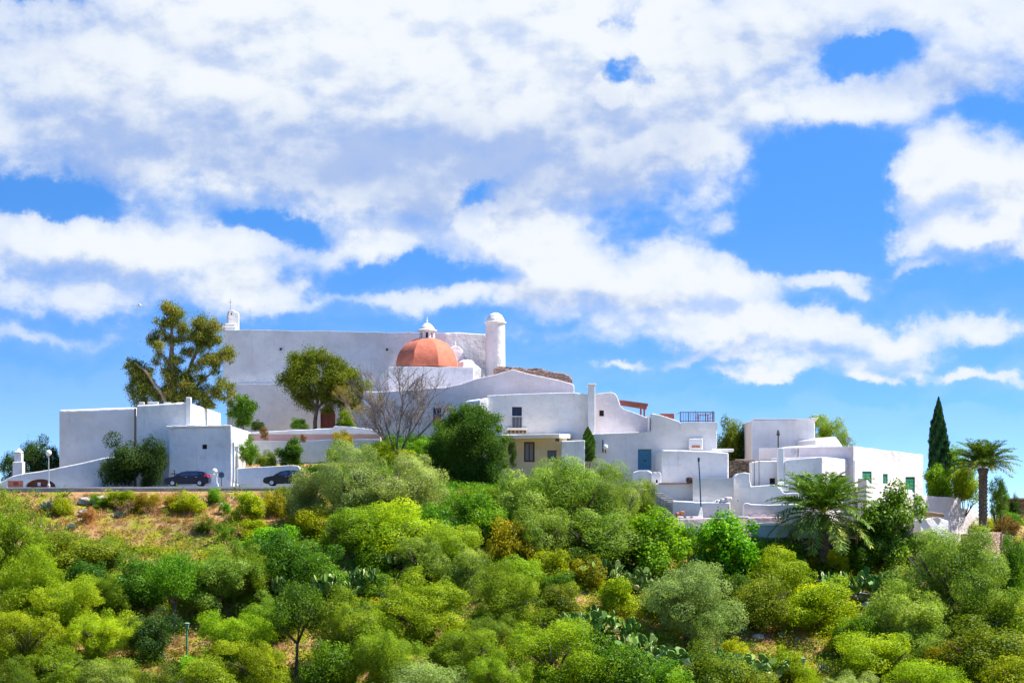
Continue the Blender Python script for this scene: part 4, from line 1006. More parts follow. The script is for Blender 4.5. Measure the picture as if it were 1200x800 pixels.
def agave_mesh(seed):
    rr = random.Random(seed); vs = []; fs = []; tn = []
    for i in range(30):
        a = i * 2.4; e = math.radians(80 - 62 * i / 30 + rr.uniform(-5, 5)); n0 = len(vs); s = Vector((-math.sin(a), math.cos(a), 0)); p = Vector((math.cos(a) * .04, math.sin(a) * .04, 0)); L = rr.uniform(.42, .52)
        for k in range(6):
            t = k / 5; w = (.05 + .035 * math.sin(t * 2.4)) * (1 - t) ** .7 + .002; el = e + .35 * t; up = Vector((-math.cos(a) * math.sin(el), -math.sin(a) * math.sin(el), math.cos(el)))
            vs += [p + s * w + up * .02, p - up * .012, p - s * w + up * .02]; p = p + Vector((math.cos(a) * math.cos(el), math.sin(a) * math.cos(el), math.sin(el))) * L / 5
        for k in range(5):
            for q in range(2): fs.append([n0 + k * 3 + q, n0 + k * 3 + q + 1, n0 + k * 3 + q + 4, n0 + k * 3 + q + 3]); tn.append(rr.random())
    me = bpy.data.meshes.new('leaves'); me.from_pydata(vs, [], fs); me.update(); at = me.attributes.new('tone', 'FLOAT', 'FACE'); at.data.foreach_set('value', tn); return me
T_['agave'] = [agave_mesh(1), agave_mesh(2)]

cnt_ = {}
def plant(kind, mat, px, pyb, pyt, w, label, name=None, cat='tree', Y=None, group=None, limb=True, flip=False, dy=0.0, seat=True, bark='bark', zs=None, deep=.95):
    """crown between rows pyt and pyb, w photo pixels wide; rooted on the slope where row pyb meets it unless Y is given"""
    i = cnt_.get(kind, 0); cnt_[kind] = i + 1
    if Y is None:
        Y = ground_at(px, pyb) + dy
    b = W(px, pyb, Y); g = float(H(b.x, Y)); ztop = W(px, pyt, Y).z
    wm = w / F * Y * (1.22 if (kind in ('olive', 'olivebig', 'pine', 'round', 'fig') and seat and Y < 197) else 1.0); hm = (pyb - pyt) / F * Y; rz = (i * 1.9 + px * .13) % 6.283
    me = T_[kind][i % len(T_[kind])]
    name = name or 'tree'
    if limb:
        t = thing(name, label, cat, (b.x, Y, b.z), group, 0)
        drop = 0
        o = bpy.data.objects.new('crown', me); COL.objects.link(o); o.parent = t; o.rotation_euler = (0, 0, rz); o.scale = (wm, wm * deep, hm)
        if not me.materials: me.materials.append(None)
        o.material_slots[0].link = 'OBJECT'; o.material_slots[0].material = M[mat]
        tm = (LIMBTALL if kind == 'flat' else LIMB)[i % 2 if kind == 'flat' else i % 4]
        tr = bpy.data.objects.new('trunk', tm); COL.objects.link(tr); tr.parent = t; tr.rotation_euler = (0, 0, rz * 2)
        low = min(b.z, g) - b.z; tr.location = (0, 0, low); tr.scale = (wm * .9, wm * .9, (hm * .92 - low))
        if not tm.materials: tm.materials.append(None)
        tr.material_slots[0].link = 'OBJECT'; tr.material_slots[0].material = M[bark]
        return t
    o = bpy.data.objects.new(name, me); COL.objects.link(o); o.location = (b.x, Y, b.z - .1); o.rotation_euler = (0, 0, rz); o.scale = (wm, wm * deep, hm + .1)
    if kind == 'cactus': o.scale = (wm * 1.5, wm * 1.2, max(wm * 1.35, hm * 1.9)); o.location.y -= 1.3; o.location.z += .35
    if not me.materials: me.materials.append(None)
    o.material_slots[0].link = 'OBJECT'; o.material_slots[0].material = M[mat]
    return tag(o, label, cat, group)

def sh(kind, mat, px, pyb, pyt, w, label, name='shrub', cat='shrub', **k): return plant(kind, mat, px, pyb, pyt, w, label, name, cat, limb=False, **k)

# ---- trees on the hilltop
def custom_tree(name, label, cat, Y, base, trunks, lobes, mat, bark, leafk, seed, group=None, fat=1.12):
    """lobes: (px, py, radius px, dy); trunks: lists of (px, py, dy, radius m)"""
    b = W(base[0], base[1], Y); t = thing(name, label, cat, b, group)
    mb = MB()
    for tr in trunks:
        pts = [W(p[0], p[1], Y) + Vector((0, p[2], 0)) for p in tr]; 
        fine = []; rad = []
        rr = random.Random(seed + len(tr))
        for i in range(len(pts) - 1):
            for k in range(4):
                u = k / 4; fine.append(pts[i].lerp(pts[i + 1], u) + Vector((rr.uniform(-.06, .06), rr.uniform(-.06, .06), 0))); rad.append(tr[i][3] * (1 - u) + tr[i + 1][3] * u)
        fine.append(pts[-1]); rad.append(tr[-1][3]); mb.path(fine, rad, 7)
    mb.build('trunk', M[bark], t, smooth=True)
    R = np.random.default_rng(seed); s = Y / F; L = []
    for (px, py, r, dy) in lobes:
        r = r * fat
        c = W(px, py, Y) + Vector((0, dy, 0)) - b
        nsub = max(4, int(r / 1.5))
        for q in range(nsub):
            d = sph(R, 1)[0] * R.uniform(.2, 1.05); L.append((c.x + d[0] * r * s, c.y + d[1] * r * s, c.z + d[2] * r * s * .85, r * s * R.uniform(.28, .6)))
    me = crown_mesh('crown', seed, 0, leafk[0], leafk[1], leafk[2], .1, lobes=L, shell=.95, outward=.35, hang=leafk[3], tonevar=.25, fuzz=.42)
    link('crown', me, t, M[mat]); return t

custom_tree('eucalyptus_tree', 'tall open eucalyptus with reddish trunks behind the white cube houses', 'tree', 214, (205, 478),
    [[(206, 520, 0, .55), (204, 470, 0, .42), (201, 430, .3, .30), (200, 395, .5, .2), (199, 360, .4, .07)], [(207, 500, .4, .4), (212, 460, .8, .3), (222, 425, 1.2, .2), (238, 385, 1.5, .08)],
     [(205, 495, -.3, .3), (190, 460, -.8, .2), (172, 435, -1.2, .12), (160, 425, -1.3, .06)], [(212, 470, .6, .2), (235, 445, 1, .14), (256, 428, 1.4, .06)], [(211, 485, .2, .2), (240, 468, .3, .12), (262, 455, .2, .05)]],
    [(199, 362, 12, 0), (206, 372, 12, .5), (192, 378, 9, -.5), (214, 384, 9, .5), (186, 394, 10, 0), (196, 398, 10, 1), (188, 408, 9, -1), (210, 396, 8, 0), (233, 380, 13, 1), (246, 384, 12, .5), (226, 392, 10, 0), (240, 398, 12, 1), (250, 396, 9, 1), (231, 406, 9, .5),
     (158, 426, 9, 0), (163, 434, 11, 0), (151, 432, 7, .5), (170, 440, 11, -.5), (158, 448, 10, .5), (170, 455, 11, 0), (156, 462, 8, 0), (164, 468, 10, .8), (178, 450, 8, 0), (181, 462, 9, 0), (192, 420, 10, 0), (200, 430, 10, .5), (208, 420, 8, 0), (217, 412, 8, .5),
     (205, 446, 11, 0), (216, 440, 10, .5), (196, 455, 11, .5), (210, 462, 12, 0), (222, 452, 11, 0), (192, 470, 9, 0), (226, 466, 11, .5), (216, 475, 10, 0), (202, 474, 10, 0), (238, 458, 9, 0), (240, 470, 10, .4), (250, 418, 11, 0), (262, 414, 10, 1), (268, 419, 7, 0), (244, 424, 10, 0),
     (232, 430, 9, 0), (236, 440, 8, 0), (252, 436, 7, 0), (258, 452, 10, 0), (268, 454, 8, .5), (251, 462, 8, 0), (262, 466, 8, .5), (272, 462, 5, 0), (180, 475, 8, 0), (246, 476, 8, 0)],
    'f_euc', 'bark_pale', (230, .22, .085, .9), 500, fat=1.12)
custom_tree('bushy_tree', 'round headed green tree in front of the church wall, over the arched door', 'tree', 222, (369, 506),
    [[(369, 520, 0, .3), (369, 500, 0, .24), (371, 478, 0, .2), (372, 465, .2, .14), (365, 445, .5, .07)], [(371, 480, 0, .16), (385, 462, .2, .1), (400, 450, .4, .05)], [(371, 478, 0, .14), (357, 460, -.2, .09), (345, 448, -.3, .04)]],
    [(362, 424, 15, 0), (376, 421, 13, .5), (388, 430, 13, 0), (349, 430, 12, 0), (341, 444, 12, .4), (334, 443, 7, 0), (352, 447, 14, -.6), (368, 442, 15, -.8), (386, 446, 15, -.5), (402, 446, 14, 0), (412, 440, 11, .5), (420, 452, 12, 0), (409, 460, 13, 0),
     (392, 462, 14, 0), (374, 462, 13, 0), (357, 463, 12, .3), (346, 462, 7, 0), (425, 462, 9, .4), (416, 474, 9, 0), (402, 474, 9, .5), (384, 478, 7, .5), (403, 430, 8, 0), (367, 475, 7, .4)],
    'f_carob', 'bark', (330, .19, .10, .3), 510)
custom_tree('dark_shrub_tree', 'small dark green tree against the church base, left of the arched door', 'tree', 215, (285, 502),
    [[(285, 512, 0, .12), (285, 495, 0, .09), (284, 480, 0, .05)]], [(285, 468, 8, 0), (279, 474, 8, 0), (292, 474, 8, 0), (285, 482, 11, 0), (277, 486, 7, 0), (293, 486, 7, 0), (285, 494, 7, 0), (296, 478, 5, 0)],
    'f_darkgreen', 'bark', (330, .18, .10, .3), 511)
custom_tree('bushy_tree', 'big dark green tree in front of the balcony house, middle of the village', 'tree', 198.5, (545, 566),
    [[(548, 590, 0, .3), (548, 565, 0, .25), (546, 540, 0, .16), (540, 510, 0, .08)], [(548, 560, 0, .18), (562, 535, 0, .1), (575, 510, .3, .05)]],
    [(548, 480, 12, 0), (560, 484, 13, 0), (572, 490, 12, 0), (536, 488, 13, 0), (524, 498, 13, 0), (548, 496, 17, -1), (566, 502, 17, -1), (583, 502, 9, 0), (530, 512, 16, -.8), (515, 512, 10, 0), (552, 518, 19, -1.4), (572, 522, 17, -1), (588, 516, 9, 0), (510, 526, 12, 0),
     (527, 532, 17, -.5), (548, 540, 18, -1), (570, 544, 16, -.6), (585, 534, 11, 0), (512, 545, 13, 0), (530, 555, 14, 0), (556, 558, 14, 0), (575, 556, 10, 0), (592, 524, 6, 0), (503, 536, 7, 0), (590, 545, 7, 0)],
    'f_greendark', 'bark', (360, .17, .09, .3), 512, fat=1.05)
def bare_tree(name, label, Y, base, mains, seed, thick, mat='bark_grey', depth=5, spread=.55, leaves=None, lim=None):
    rr = random.Random(seed); b = W(base[0], base[1], Y); t = thing(name, label, 'tree', b); mb = MB(); tips = []
    def grow(p, d, L, r, lv):
        if lv == 0 or r < .006: tips.append(p); return
        n = 4; pts = [p]; dd = d.copy()
        for i in range(n):
            dd = (dd + Vector((rr.uniform(-1, 1), rr.uniform(-1, 1), rr.uniform(-.5, .75))) * .16).normalized(); pts.append(pts[-1] + dd * L / n)
        mb.path(pts, [max(.011, r * (1 - .11 * i)) for i in range(n + 1)], 5 if lv > 2 else 3); tips.append(pts[-1])
        for q in range(3 if lv > 1 else 4):
            at = pts[rr.choice((2, 3, 4))] if q else pts[-1]
            nd = (dd + Vector((rr.uniform(-1, 1), rr.uniform(-1, 1), rr.uniform(-.45, .8))) * spread * (1.3 if q else .6)).normalized()
            grow(at, nd, L * rr.uniform(.62, .82), r * (.66 if q else .78), lv - 1)
    for m in mains:
        pts = [W(p[0], p[1], Y) + Vector((0, p[2], 0)) for p in m]; n = len(pts)
        mb.path(pts, [thick * (1 - .5 * i / n) for i in range(n)], 8)
        for i in range(1, n):
            for q in range(2 if i < n - 1 else 3):
                d = (pts[i] - pts[i - 1]).normalized(); nd = (d + Vector((rr.uniform(-1, 1), rr.uniform(-1, 1), rr.uniform(-.2, .9))) * .7).normalized()
                grow(pts[i], nd, (pts[-1] - pts[0]).length * .27, thick * .36, depth - 1)
    mb.build('branches', M[mat], t)
    if leaves:
        P = np.array([list(p - b) for p in tips]); R = np.random.default_rng(seed); P = np.repeat(P, leaves[0], 0) + R.normal(size=(len(P) * leaves[0], 3)) * .12
        link('twig_leaves', leaf_mesh('twig_leaves', P, sph(R, len(P)), leaves[1], leaves[2], R.uniform(0, 1, len(P)), R), t, M[leaves[3]])
    return t
bare_tree('bare_tree', 'leafless grey branching tree below the orange dome', 204, (466, 545),
    [[(467, 560, 0), (463, 530, 0), (455, 505, -.3), (450, 485, -.5)], [(466, 545, 0), (474, 520, .2), (486, 500, .5), (496, 482, .6)], [(465, 540, 0), (466, 512, 0), (470, 490, .2), (472, 472, .3)], [(462, 528, 0), (446, 510, .5), (440, 496, .6)], [(470, 530, 0), (490, 512, -.4), (505, 496, -.6)], [(463, 532, 0), (452, 515, -.6), (446, 500, -1)], [(470, 528, 0), (480, 508, -.8), (484, 488, -1.2)]], 31, .13, depth=6, spread=.72, leaves=None)
bare_tree('bare_tree', 'low brown twiggy tree just left of the leafless grey tree, right of the arched door', 214, (425, 515),
    [[(423, 520, 0), (420, 500, 0), (412, 488, 0), (408, 478, 0)], [(424, 515, 0), (430, 496, 0), (436, 482, 0)]], 32, .1, depth=5, spread=.8, leaves=(2, .09, .06, 'f_ochre'))
bare_tree('twiggy_bush', 'purplish brown half bare bush on the dry slope below the road', 186, (162, 646),
    [[(160, 648, 0), (156, 632, 0), (150, 618, 0), (147, 608, 0)], [(161, 648, 0), (164, 630, 0), (170, 612, 0)], [(161, 648, 0), (172, 632, .2), (182, 616, .2)]], 33, .07, depth=4, spread=.7, leaves=(3, .11, .06, 'f_red'))

# palms
def palm(px, pyc, Y, rad, pyb, label, seed, thick, sk=True, sc=2.1, **kw):
    b = W(px, pyb, Y); t = thing('palm_tree', label, 'palm tree', b); c = W(px, pyc, Y) - b; r = rad / F * Y
    mb = MB(); n = 26; pr = []
    for i in range(n + 1):
        z = c.z * i / n; pr.append((thick * (1.1 if i % 2 else .94) * (1.25 if i > n - 3 else 1), z)); 
    mb.lathe(b + Vector((0, 0, -1)), [(pr[0][0], 0)] + [(q, z + 1) for q, z in pr], 12); mb.build('trunk', M['bark'], t)
    o = link('crown', palm_mesh(seed, **kw), t, M['f_palm']); o.location = c; o.scale = (r * sc,) * 3
    if sk:
        o = link('old_fronds', palm_mesh(seed + 9, 26, True), t, M['f_carob']); o.location = c - Vector((0, 0, .1)); o.scale = (r * .85,) * 3
    return t
palm(965, 602, 187.5, 57, 646, 'large date palm with arching fronds in front of the white corner block', 71, .48)
palm(1152, 548, 206, 36, 605, 'smaller palm with thick dark trunk at the right edge, beside the cypress', 72, .46, False, sc=2.1, nf=64, ev=(86, 64, 38, 6), dr=1.0)

# cypress and background trees
plant('cypress', 'f_cypress', 1100, 592, 466, 26, 'tall narrow dark cypress right of the green shuttered house', 'cypress_tree', Y=214, limb=True)
plant('pine', 'f_pine', 965, 545, 481, 66, 'dark bushy pine rising behind the small white gable', 'pine_tree', Y=226)
plant('round', 'f_carob', 857, 560, 482, 52, 'grey green tree between the railed roof terrace and the tall cube house', Y=222)
plant('loose', 'f_dark', 875, 560, 505, 26, 'thin dark tree touching the left side of the tall cube house', Y=221)
plant('fig', 'f_bright', 1098, 585, 543, 40, 'bright green leafy tree at the foot of the cypress, above the stepped wall', Y=209)
plant('round', 'f_yellow', 1130, 592, 538, 44, 'yellow green tree between the cypress and the smaller palm', Y=210)
plant('loose', 'f_green', 1118, 560, 520, 50, 'thin airy tree behind the cypress, left of the smaller palm', Y=216)
plant('loose', 'f_darkgreen', 1170, 606, 556, 34, 'dark ragged tree just right of the smaller palm trunk', Y=207)
plant('loose', 'f_dark', 1187, 612, 576, 18, 'thin dark conifer against the sky at the far right', Y=215)
plant('fig', 'f_darkgreen', 1106, 560, 524, 20, 'small dark leafy tree left behind the cypress', Y=222) if False else None
plant('round', 'f_dark', 43, 572, 511, 48, 'dark green tree behind the far left wall, right of the white chimney pillar', Y=212)
plant('loose', 'f_dark', 16, 575, 528, 40, 'lower dark tree behind the far left wall at the picture edge', Y=214)
plant('loose', 'f_dark', 64, 572, 520, 30, 'narrow dark tree touching the left side of the large cube house', Y=213)
# bushes by the road
sh('round', 'f_dark', 142, 573, 508, 66, 'olive brown bush against the large cube house, left of the dark utility pole', Y=199.2)
sh('round', 'f_dark', 178, 573, 506, 50, 'dark dense bush between the utility pole and the rust streaked house', Y=199.2)
sh('loose', 'f_green', 290, 549, 508, 38, 'green bush behind the low white wall, right of the rust streaked house', Y=204)
sh('shrub', 'f_carob', 311, 550, 527, 34, 'low olive bush in the middle behind the low white wall', Y=204.5)
sh('fig', 'f_darkgreen', 342, 549, 514, 36, 'dark glossy bush at the right end behind the low white wall', Y=204)
sh('shrub', 'f_dark', 303, 504, 490, 22, 'small rounded bush on the church terrace beside the dark tree', Y=216)
sh('shrub', 'f_darkgreen', 351, 505, 488, 26, 'flat dark bush on the church terrace under the round headed tree', Y=216)
sh('shrub', 'f_green', 405, 506, 477, 34, 'green bush right of the arched red brown church door', Y=219)
sh('shrub', 'f_ochre', 402, 528, 503, 30, 'rusty orange green bush at the end of the rose banded wall', Y=208)
sh('shrub', 'f_green', 392, 542, 520, 24, 'small green bush hanging below the rusty orange one', Y=206)
sh('loose', 'f_red', 310, 515, 499, 14, 'small red leaved plant at the left start of the rose band', Y=209)
sh('loose', 'f_red', 355, 517, 508, 12, 'tiny reddish plant on the rose banded wall', Y=209)
sh('round', 'f_yellow', 445, 548, 512, 56, 'yellow green bush under the leafless tree, left of its trunk', Y=203)
sh('round', 'f_green', 492, 548, 510, 50, 'dark and yellow green bush right of the leafless tree trunk', Y=203)
sh('shrub', 'f_yellow', 478, 545, 525, 30, 'bright small bush at the foot of the leafless tree', Y=200)
sh('loose', 'f_red', 513, 500, 486, 20, 'reddish shrub below the small blue window of the gabled building', Y=210)
plant('cypress', 'f_darkgreen', 689, 540, 500, 17, 'small bright green conifer beside the white porch annex', 'conifer_tree', Y=201)
sh('loose', 'f_dark', 601, 548, 512, 14, 'dark thin shrub in front of the porch wall', Y=200.5)
# flowering edge of the road
for a in [(140, 594, 573, 56, 'shrub', 'f_yellow', 'yellow flowering bush below the wall edge under the olive brown bush'),
          (115, 596, 577, 30, 'loose', 'f_green', 'thin green bush on the bank just right of the arched opening'),
          (170, 600, 577, 34, 'shrub', 'f_ochre', 'orange yellow bush on the bank below the dark dense bush'),
          (222, 600, 572, 46, 'shrub', 'f_yellow', 'yellow green bush on the bank below the blue hatchback'),
          (251, 590, 570, 22, 'shrub', 'f_bright', 'small bright green bush below the white monument'),
          (265, 603, 583, 16, 'loose', 'f_bright', 'small light green bush below the pale panel'),
          (293, 612, 574, 54, 'shrub', 'f_yellow', 'large yellow bush with ochre tips on the bank right of the blue sign'),
          (322, 605, 575, 34, 'shrub', 'f_ochre', 'ochre yellow bush below the second car'),
          (330, 590, 568, 26, 'loose', 'f_carob', 'grey green bush just under the nose of the second car'),
          (74, 603, 577, 30, 'shrub', 'f_yellow', 'yellow bush right of the dark agave below the arch'),
          (262, 635, 610, 28, 'loose', 'f_green', 'small pale tree like bush on the brown slope'),
          (240, 625, 604, 34, 'loose', 'f_carob', 'straggly olive bush in the middle of the brown slope'),
          (200, 597, 579, 26, 'loose', 'f_ochre', 'straw coloured bush on the bank below the hatchback nose'),
          (105, 612, 592, 26, 'loose', 'f_drygrass', 'dry straw bush among pale rocks on the upper left bank'),
          (345, 598, 578, 30, 'shrub', 'f_yellow', 'yellow green bush between the ochre bush and the silvery olive')]:
    sh(a[4], a[5], *a[:4], a[6])
for a in [(57, 597, 573, 34, 'dark blue green agave on the bank below the arched opening'), (140, 606, 588, 22, 'grey agave on the brown slope below the yellow flowering bush'), (84, 620, 604, 20, 'small pale agave at the upper left bank'), (125, 640, 622, 16, 'pale agave above the dark shrubs on the left'),
          (868, 742, 716, 26, 'grey agave on the sunny terrace edge at lower right'), (965, 790, 760, 30, 'agave at the bottom right between light bushes')]:
    sh('agave', 'f_agave', *a[:4], a[4], name='agave', cat='agave')
# ---- slope trees
for a in [
 (10, 690, 574, 84, 'pine', 'f_pine', 'soft grey green pine at the left picture edge below the road'),
 (32, 735, 640, 80, 'pine', 'f_pinebright', 'bright lime pine on the left edge below the grey green one'),
 (88, 672, 624, 88, 'round', 'f_carob', 'wide dark olive bush at the top of the left slope'),
 (72, 748, 662, 92, 'pine', 'f_pinebright', 'light yellow green pine left of the small round tree'),
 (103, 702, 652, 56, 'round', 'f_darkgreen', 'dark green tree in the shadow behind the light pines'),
 (134, 668, 630, 44, 'loose', 'f_olive', 'blue grey small tree under the purplish bush'),
 (128, 722, 670, 48, 'pine', 'f_pine', 'small round green tree between two dark trees on the left'),
 (168, 715, 648, 66, 'round', 'f_darkgreen', 'dark tree left of the green tree with visible trunk'),
 (205, 742, 644, 82, 'flat', 'f_green', 'green tree with a visible dark trunk above the left green post'),
 (255, 722, 634, 104, 'pine', 'f_olive', 'large grey green feathery tree right of the visible trunk'),
 (298, 712, 640, 66, 'pine', 'f_pine', 'soft olive tree at the right shoulder of the large feathery tree'),
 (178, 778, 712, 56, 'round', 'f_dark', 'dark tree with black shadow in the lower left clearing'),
 (120, 775, 706, 66, 'pine', 'f_pinebright', 'bright pine in the lower left beside the sunny gap'),
 (28, 790, 708, 92, 'pine', 'f_pinebright', 'broad lime green pine low on the left edge'),
 (75, 812, 752, 90, 'pine', 'f_pine', 'lime pine at the bottom left'),
 (120, 835, 766, 76, 'olive', 'f_olive', 'grey green olive at the bottom left beside the lime pines'),
 (10, 850, 770, 70, 'pine', 'f_carob', 'olive brown pine in the bottom left corner'),
 (272, 778, 706, 74, 'pine', 'f_pinebright', 'yellow green pine right of the left green post'),
 (240, 830, 768, 84, 'olive', 'f_pine', 'yellow olive tree at the bottom, under the left green post'),
 (300, 822, 742, 80, 'pine', 'f_pinebright', 'bright yellow green pine left of the umbrella shaped tree at the bottom'),
 (190, 835, 778, 56, 'round', 'f_carob', 'olive brown bush at the bottom left of the lower clearing'),
 (318, 655, 612, 84, 'shrub', 'f_bright', 'bright green low tree at the end of the brown slope'),
 (372, 636, 592, 60, 'shrub', 'f_yellow', 'yellow green tree just below the silvery olive by the cars'),
 (366, 610, 545, 60, 'olive', 'f_silver', 'silvery olive tree covering the rear of the black estate car'),
 (418, 618, 516, 92, 'olivebig', 'f_silver', 'tall silvery olive left below the leafless tree'),
 (478, 618, 524, 98, 'olivebig', 'f_silver', 'wide pale silver olive directly below the leafless tree'),
 (418, 655, 588, 96, 'olive', 'f_pine', 'yellow green tree under the tall silvery olive'),
 (472, 668, 585, 90, 'olive', 'f_pinebright', 'bright green tree below the wide silver olive'),
 (512, 650, 582, 78, 'round', 'f_green', 'dark green round tree left of centre below the village'),
 (555, 640, 568, 78, 'round', 'f_green', 'green round tree below the big dark tree of the village'),
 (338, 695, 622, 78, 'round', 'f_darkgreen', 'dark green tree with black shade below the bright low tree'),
 (380, 700, 640, 62, 'round', 'f_green', 'mid green tree between the dark tree and the prickly pears'),
 (494, 682, 622, 62, 'olive', 'f_olive', 'pale green olive above the bright lime tree'),
 (538, 674, 608, 72, 'olive', 'f_pine', 'soft light green tree right of the pale olive, centre left'),
 (547, 706, 644, 56, 'olive', 'f_olive', 'round grey green tree with dark base in the centre left'),
 (490, 756, 664, 112, 'pine', 'f_pinebright', 'big bright lime green tree in the lower centre left'),
 (347, 792, 680, 84, 'flat', 'f_darkgreen', 'umbrella shaped dark tree with bare trunk at the bottom left of centre'),
 (410, 790, 690, 84, 'pine', 'f_pine', 'tall olive green pine right of the umbrella shaped tree'),
 (448, 815, 722, 76, 'pine', 'f_pine', 'olive green pine at the bottom below the big lime tree'),
 (384, 830, 742, 72, 'round', 'f_green', 'dark green tree at the bottom between two olive pines'),
 (508, 840, 768, 104, 'olive', 'f_silver', 'pale silvery tree cut by the bottom edge, left of centre'),
 (545, 800, 730, 82, 'pine', 'f_pine', 'olive green pine at the bottom, right of the pale silvery tree'),
 (312, 752, 696, 56, 'pine', 'f_pine', 'light olive tree left behind the umbrella shaped tree'),
 (600, 742, 660, 82, 'pine', 'f_pine', 'soft green conical tree in the centre of the slope'),
 (575, 770, 712, 58, 'pine', 'f_carob', 'brownish olive tree left of the front feathery tree'),
 (648, 822, 718, 112, 'pine', 'f_pinebright', 'large feathery yellow green tree at the bottom centre'),
 (582, 838, 752, 64, 'pine', 'f_pine', 'green pine at the bottom left of the large feathery tree'),
 (720, 845, 742, 90, 'round', 'f_green', 'mid green tree at the bottom, right of the large feathery tree'),
 (770, 840, 770, 86, 'round', 'f_green', 'green bush at the bottom below the prickly pears'),
 (832, 835, 752, 78, 'round', 'f_carob', 'dark olive tree at the bottom right of centre'),
 (612, 640, 540, 78, 'olive', 'f_olive', 'left lobe of the large olive grove below the porch'),
 (668, 640, 525, 112, 'olivebig', 'f_olive', 'biggest olive tree of the grove below the white annex'),
 (718, 640, 540, 80, 'olivebig', 'f_olive', 'right olive tree of the grove beside the beige terrace wall'),
 (755, 630, 560, 40, 'olive', 'f_carob', 'brownish olive touching the small stone steps'),
 (695, 662, 586, 108, 'olive', 'f_olive', 'lighter olive in front of the big grove'),
 (640, 660, 588, 70, 'olive', 'f_olive', 'front left olive of the grove above the ochre bushes'),
 (768, 672, 594, 74, 'fig', 'f_bright', 'bright green tree with pale trunk below the white lower terrace'),
 (724, 662, 618, 54, 'fig', 'f_bright', 'bright green bush between the front olive and the pale trunked tree'),
 (806, 755, 650, 116, 'olivebig', 'f_silver', 'big round pale olive tree standing alone at lower right of centre'),
 (849, 680, 597, 78, 'fig', 'f_bright', 'glossy bright green fig tree below the rosy low wall'),
 (862, 715, 668, 50, 'round', 'f_darkgreen', 'dark green bush just below the glossy fig tree'),
 (912, 702, 640, 72, 'olive', 'f_pinebright', 'light green round tree left below the large palm'),
 (893, 742, 668, 72, 'round', 'f_carob', 'round olive green tree with deep shadow, lower right'),
 (962, 742, 676, 82, 'round', 'f_yellow', 'yellow green round tree below the large palm'),
 (1012, 672, 612, 46, 'round', 'f_darkgreen', 'dark tree right of the palm trunk under the long house'),
 (1046, 668, 572, 70, 'fig', 'f_darkgreen', 'dark glossy leafy tree in front of the green shutters'),
 (1030, 660, 586, 50, 'fig', 'f_green', 'green leafy tree left of the dark glossy one, by the palm fronds'),
 (1117, 742, 604, 128, 'olivebig', 'f_olive', 'huge grey green olive below the stepped boundary wall'),
 (1064, 772, 682, 104, 'pine', 'f_olive', 'light round feathery bush below the huge olive'),
 (1185, 715, 618, 46, 'round', 'f_green', 'green tree hiding the end of the tan stone wall'),
 (1178, 650, 602, 56, 'loose', 'f_red', 'reddish brown hedge above the tan stone wall'),
 (1150, 634, 604, 50, 'loose', 'f_yellow', 'pale yellow green shrub under the stepped wall end'),
 (1180, 628, 596, 40, 'round', 'f_green', 'dark green hedge top at the far right edge'),
 (1182, 760, 690, 76, 'round', 'f_carob', 'brown green bush on the right edge below the stone wall'),
 (1148, 800, 722, 96, 'round', 'f_carob', 'wide olive bush low on the right'),
 (1190, 830, 760, 70, 'round', 'f_yellow', 'yellow bush in the bottom right corner'),
 (1090, 830, 768, 88, 'olive', 'f_pinebright', 'light green bush at the bottom right'),
 (1030, 800, 735, 94, 'olive', 'f_pinebright', 'bright green bush left below the feathery bush'),
 (1010, 770, 712, 60, 'round', 'f_bright', 'small bright tree right of the yellow green round tree'),
 (1000, 850, 778, 70, 'pine', 'f_silver', 'pale green tree cut by the bottom edge, right'),
 (925, 800, 752, 68, 'shrub', 'f_yellow', 'rounded yellow green bush left of the right green post'),
 (880, 835, 780, 70, 'round', 'f_carob', 'olive bush at the bottom, left of the right green post')]:
    px, pb, pt, w, kd, mt, lb = a
    if kd == 'shrub': sh(kd, mt, px, pb, pt, w, lb)
    else: plant(kd, mt, px, pb, pt, w, lb, {'olive': 'olive_tree', 'olivebig': 'olive_tree', 'pine': 'pine_tree', 'flat': 'pine_tree', 'fig': 'leafy_tree', 'round': 'bushy_tree', 'loose': 'bushy_tree'}[kd])
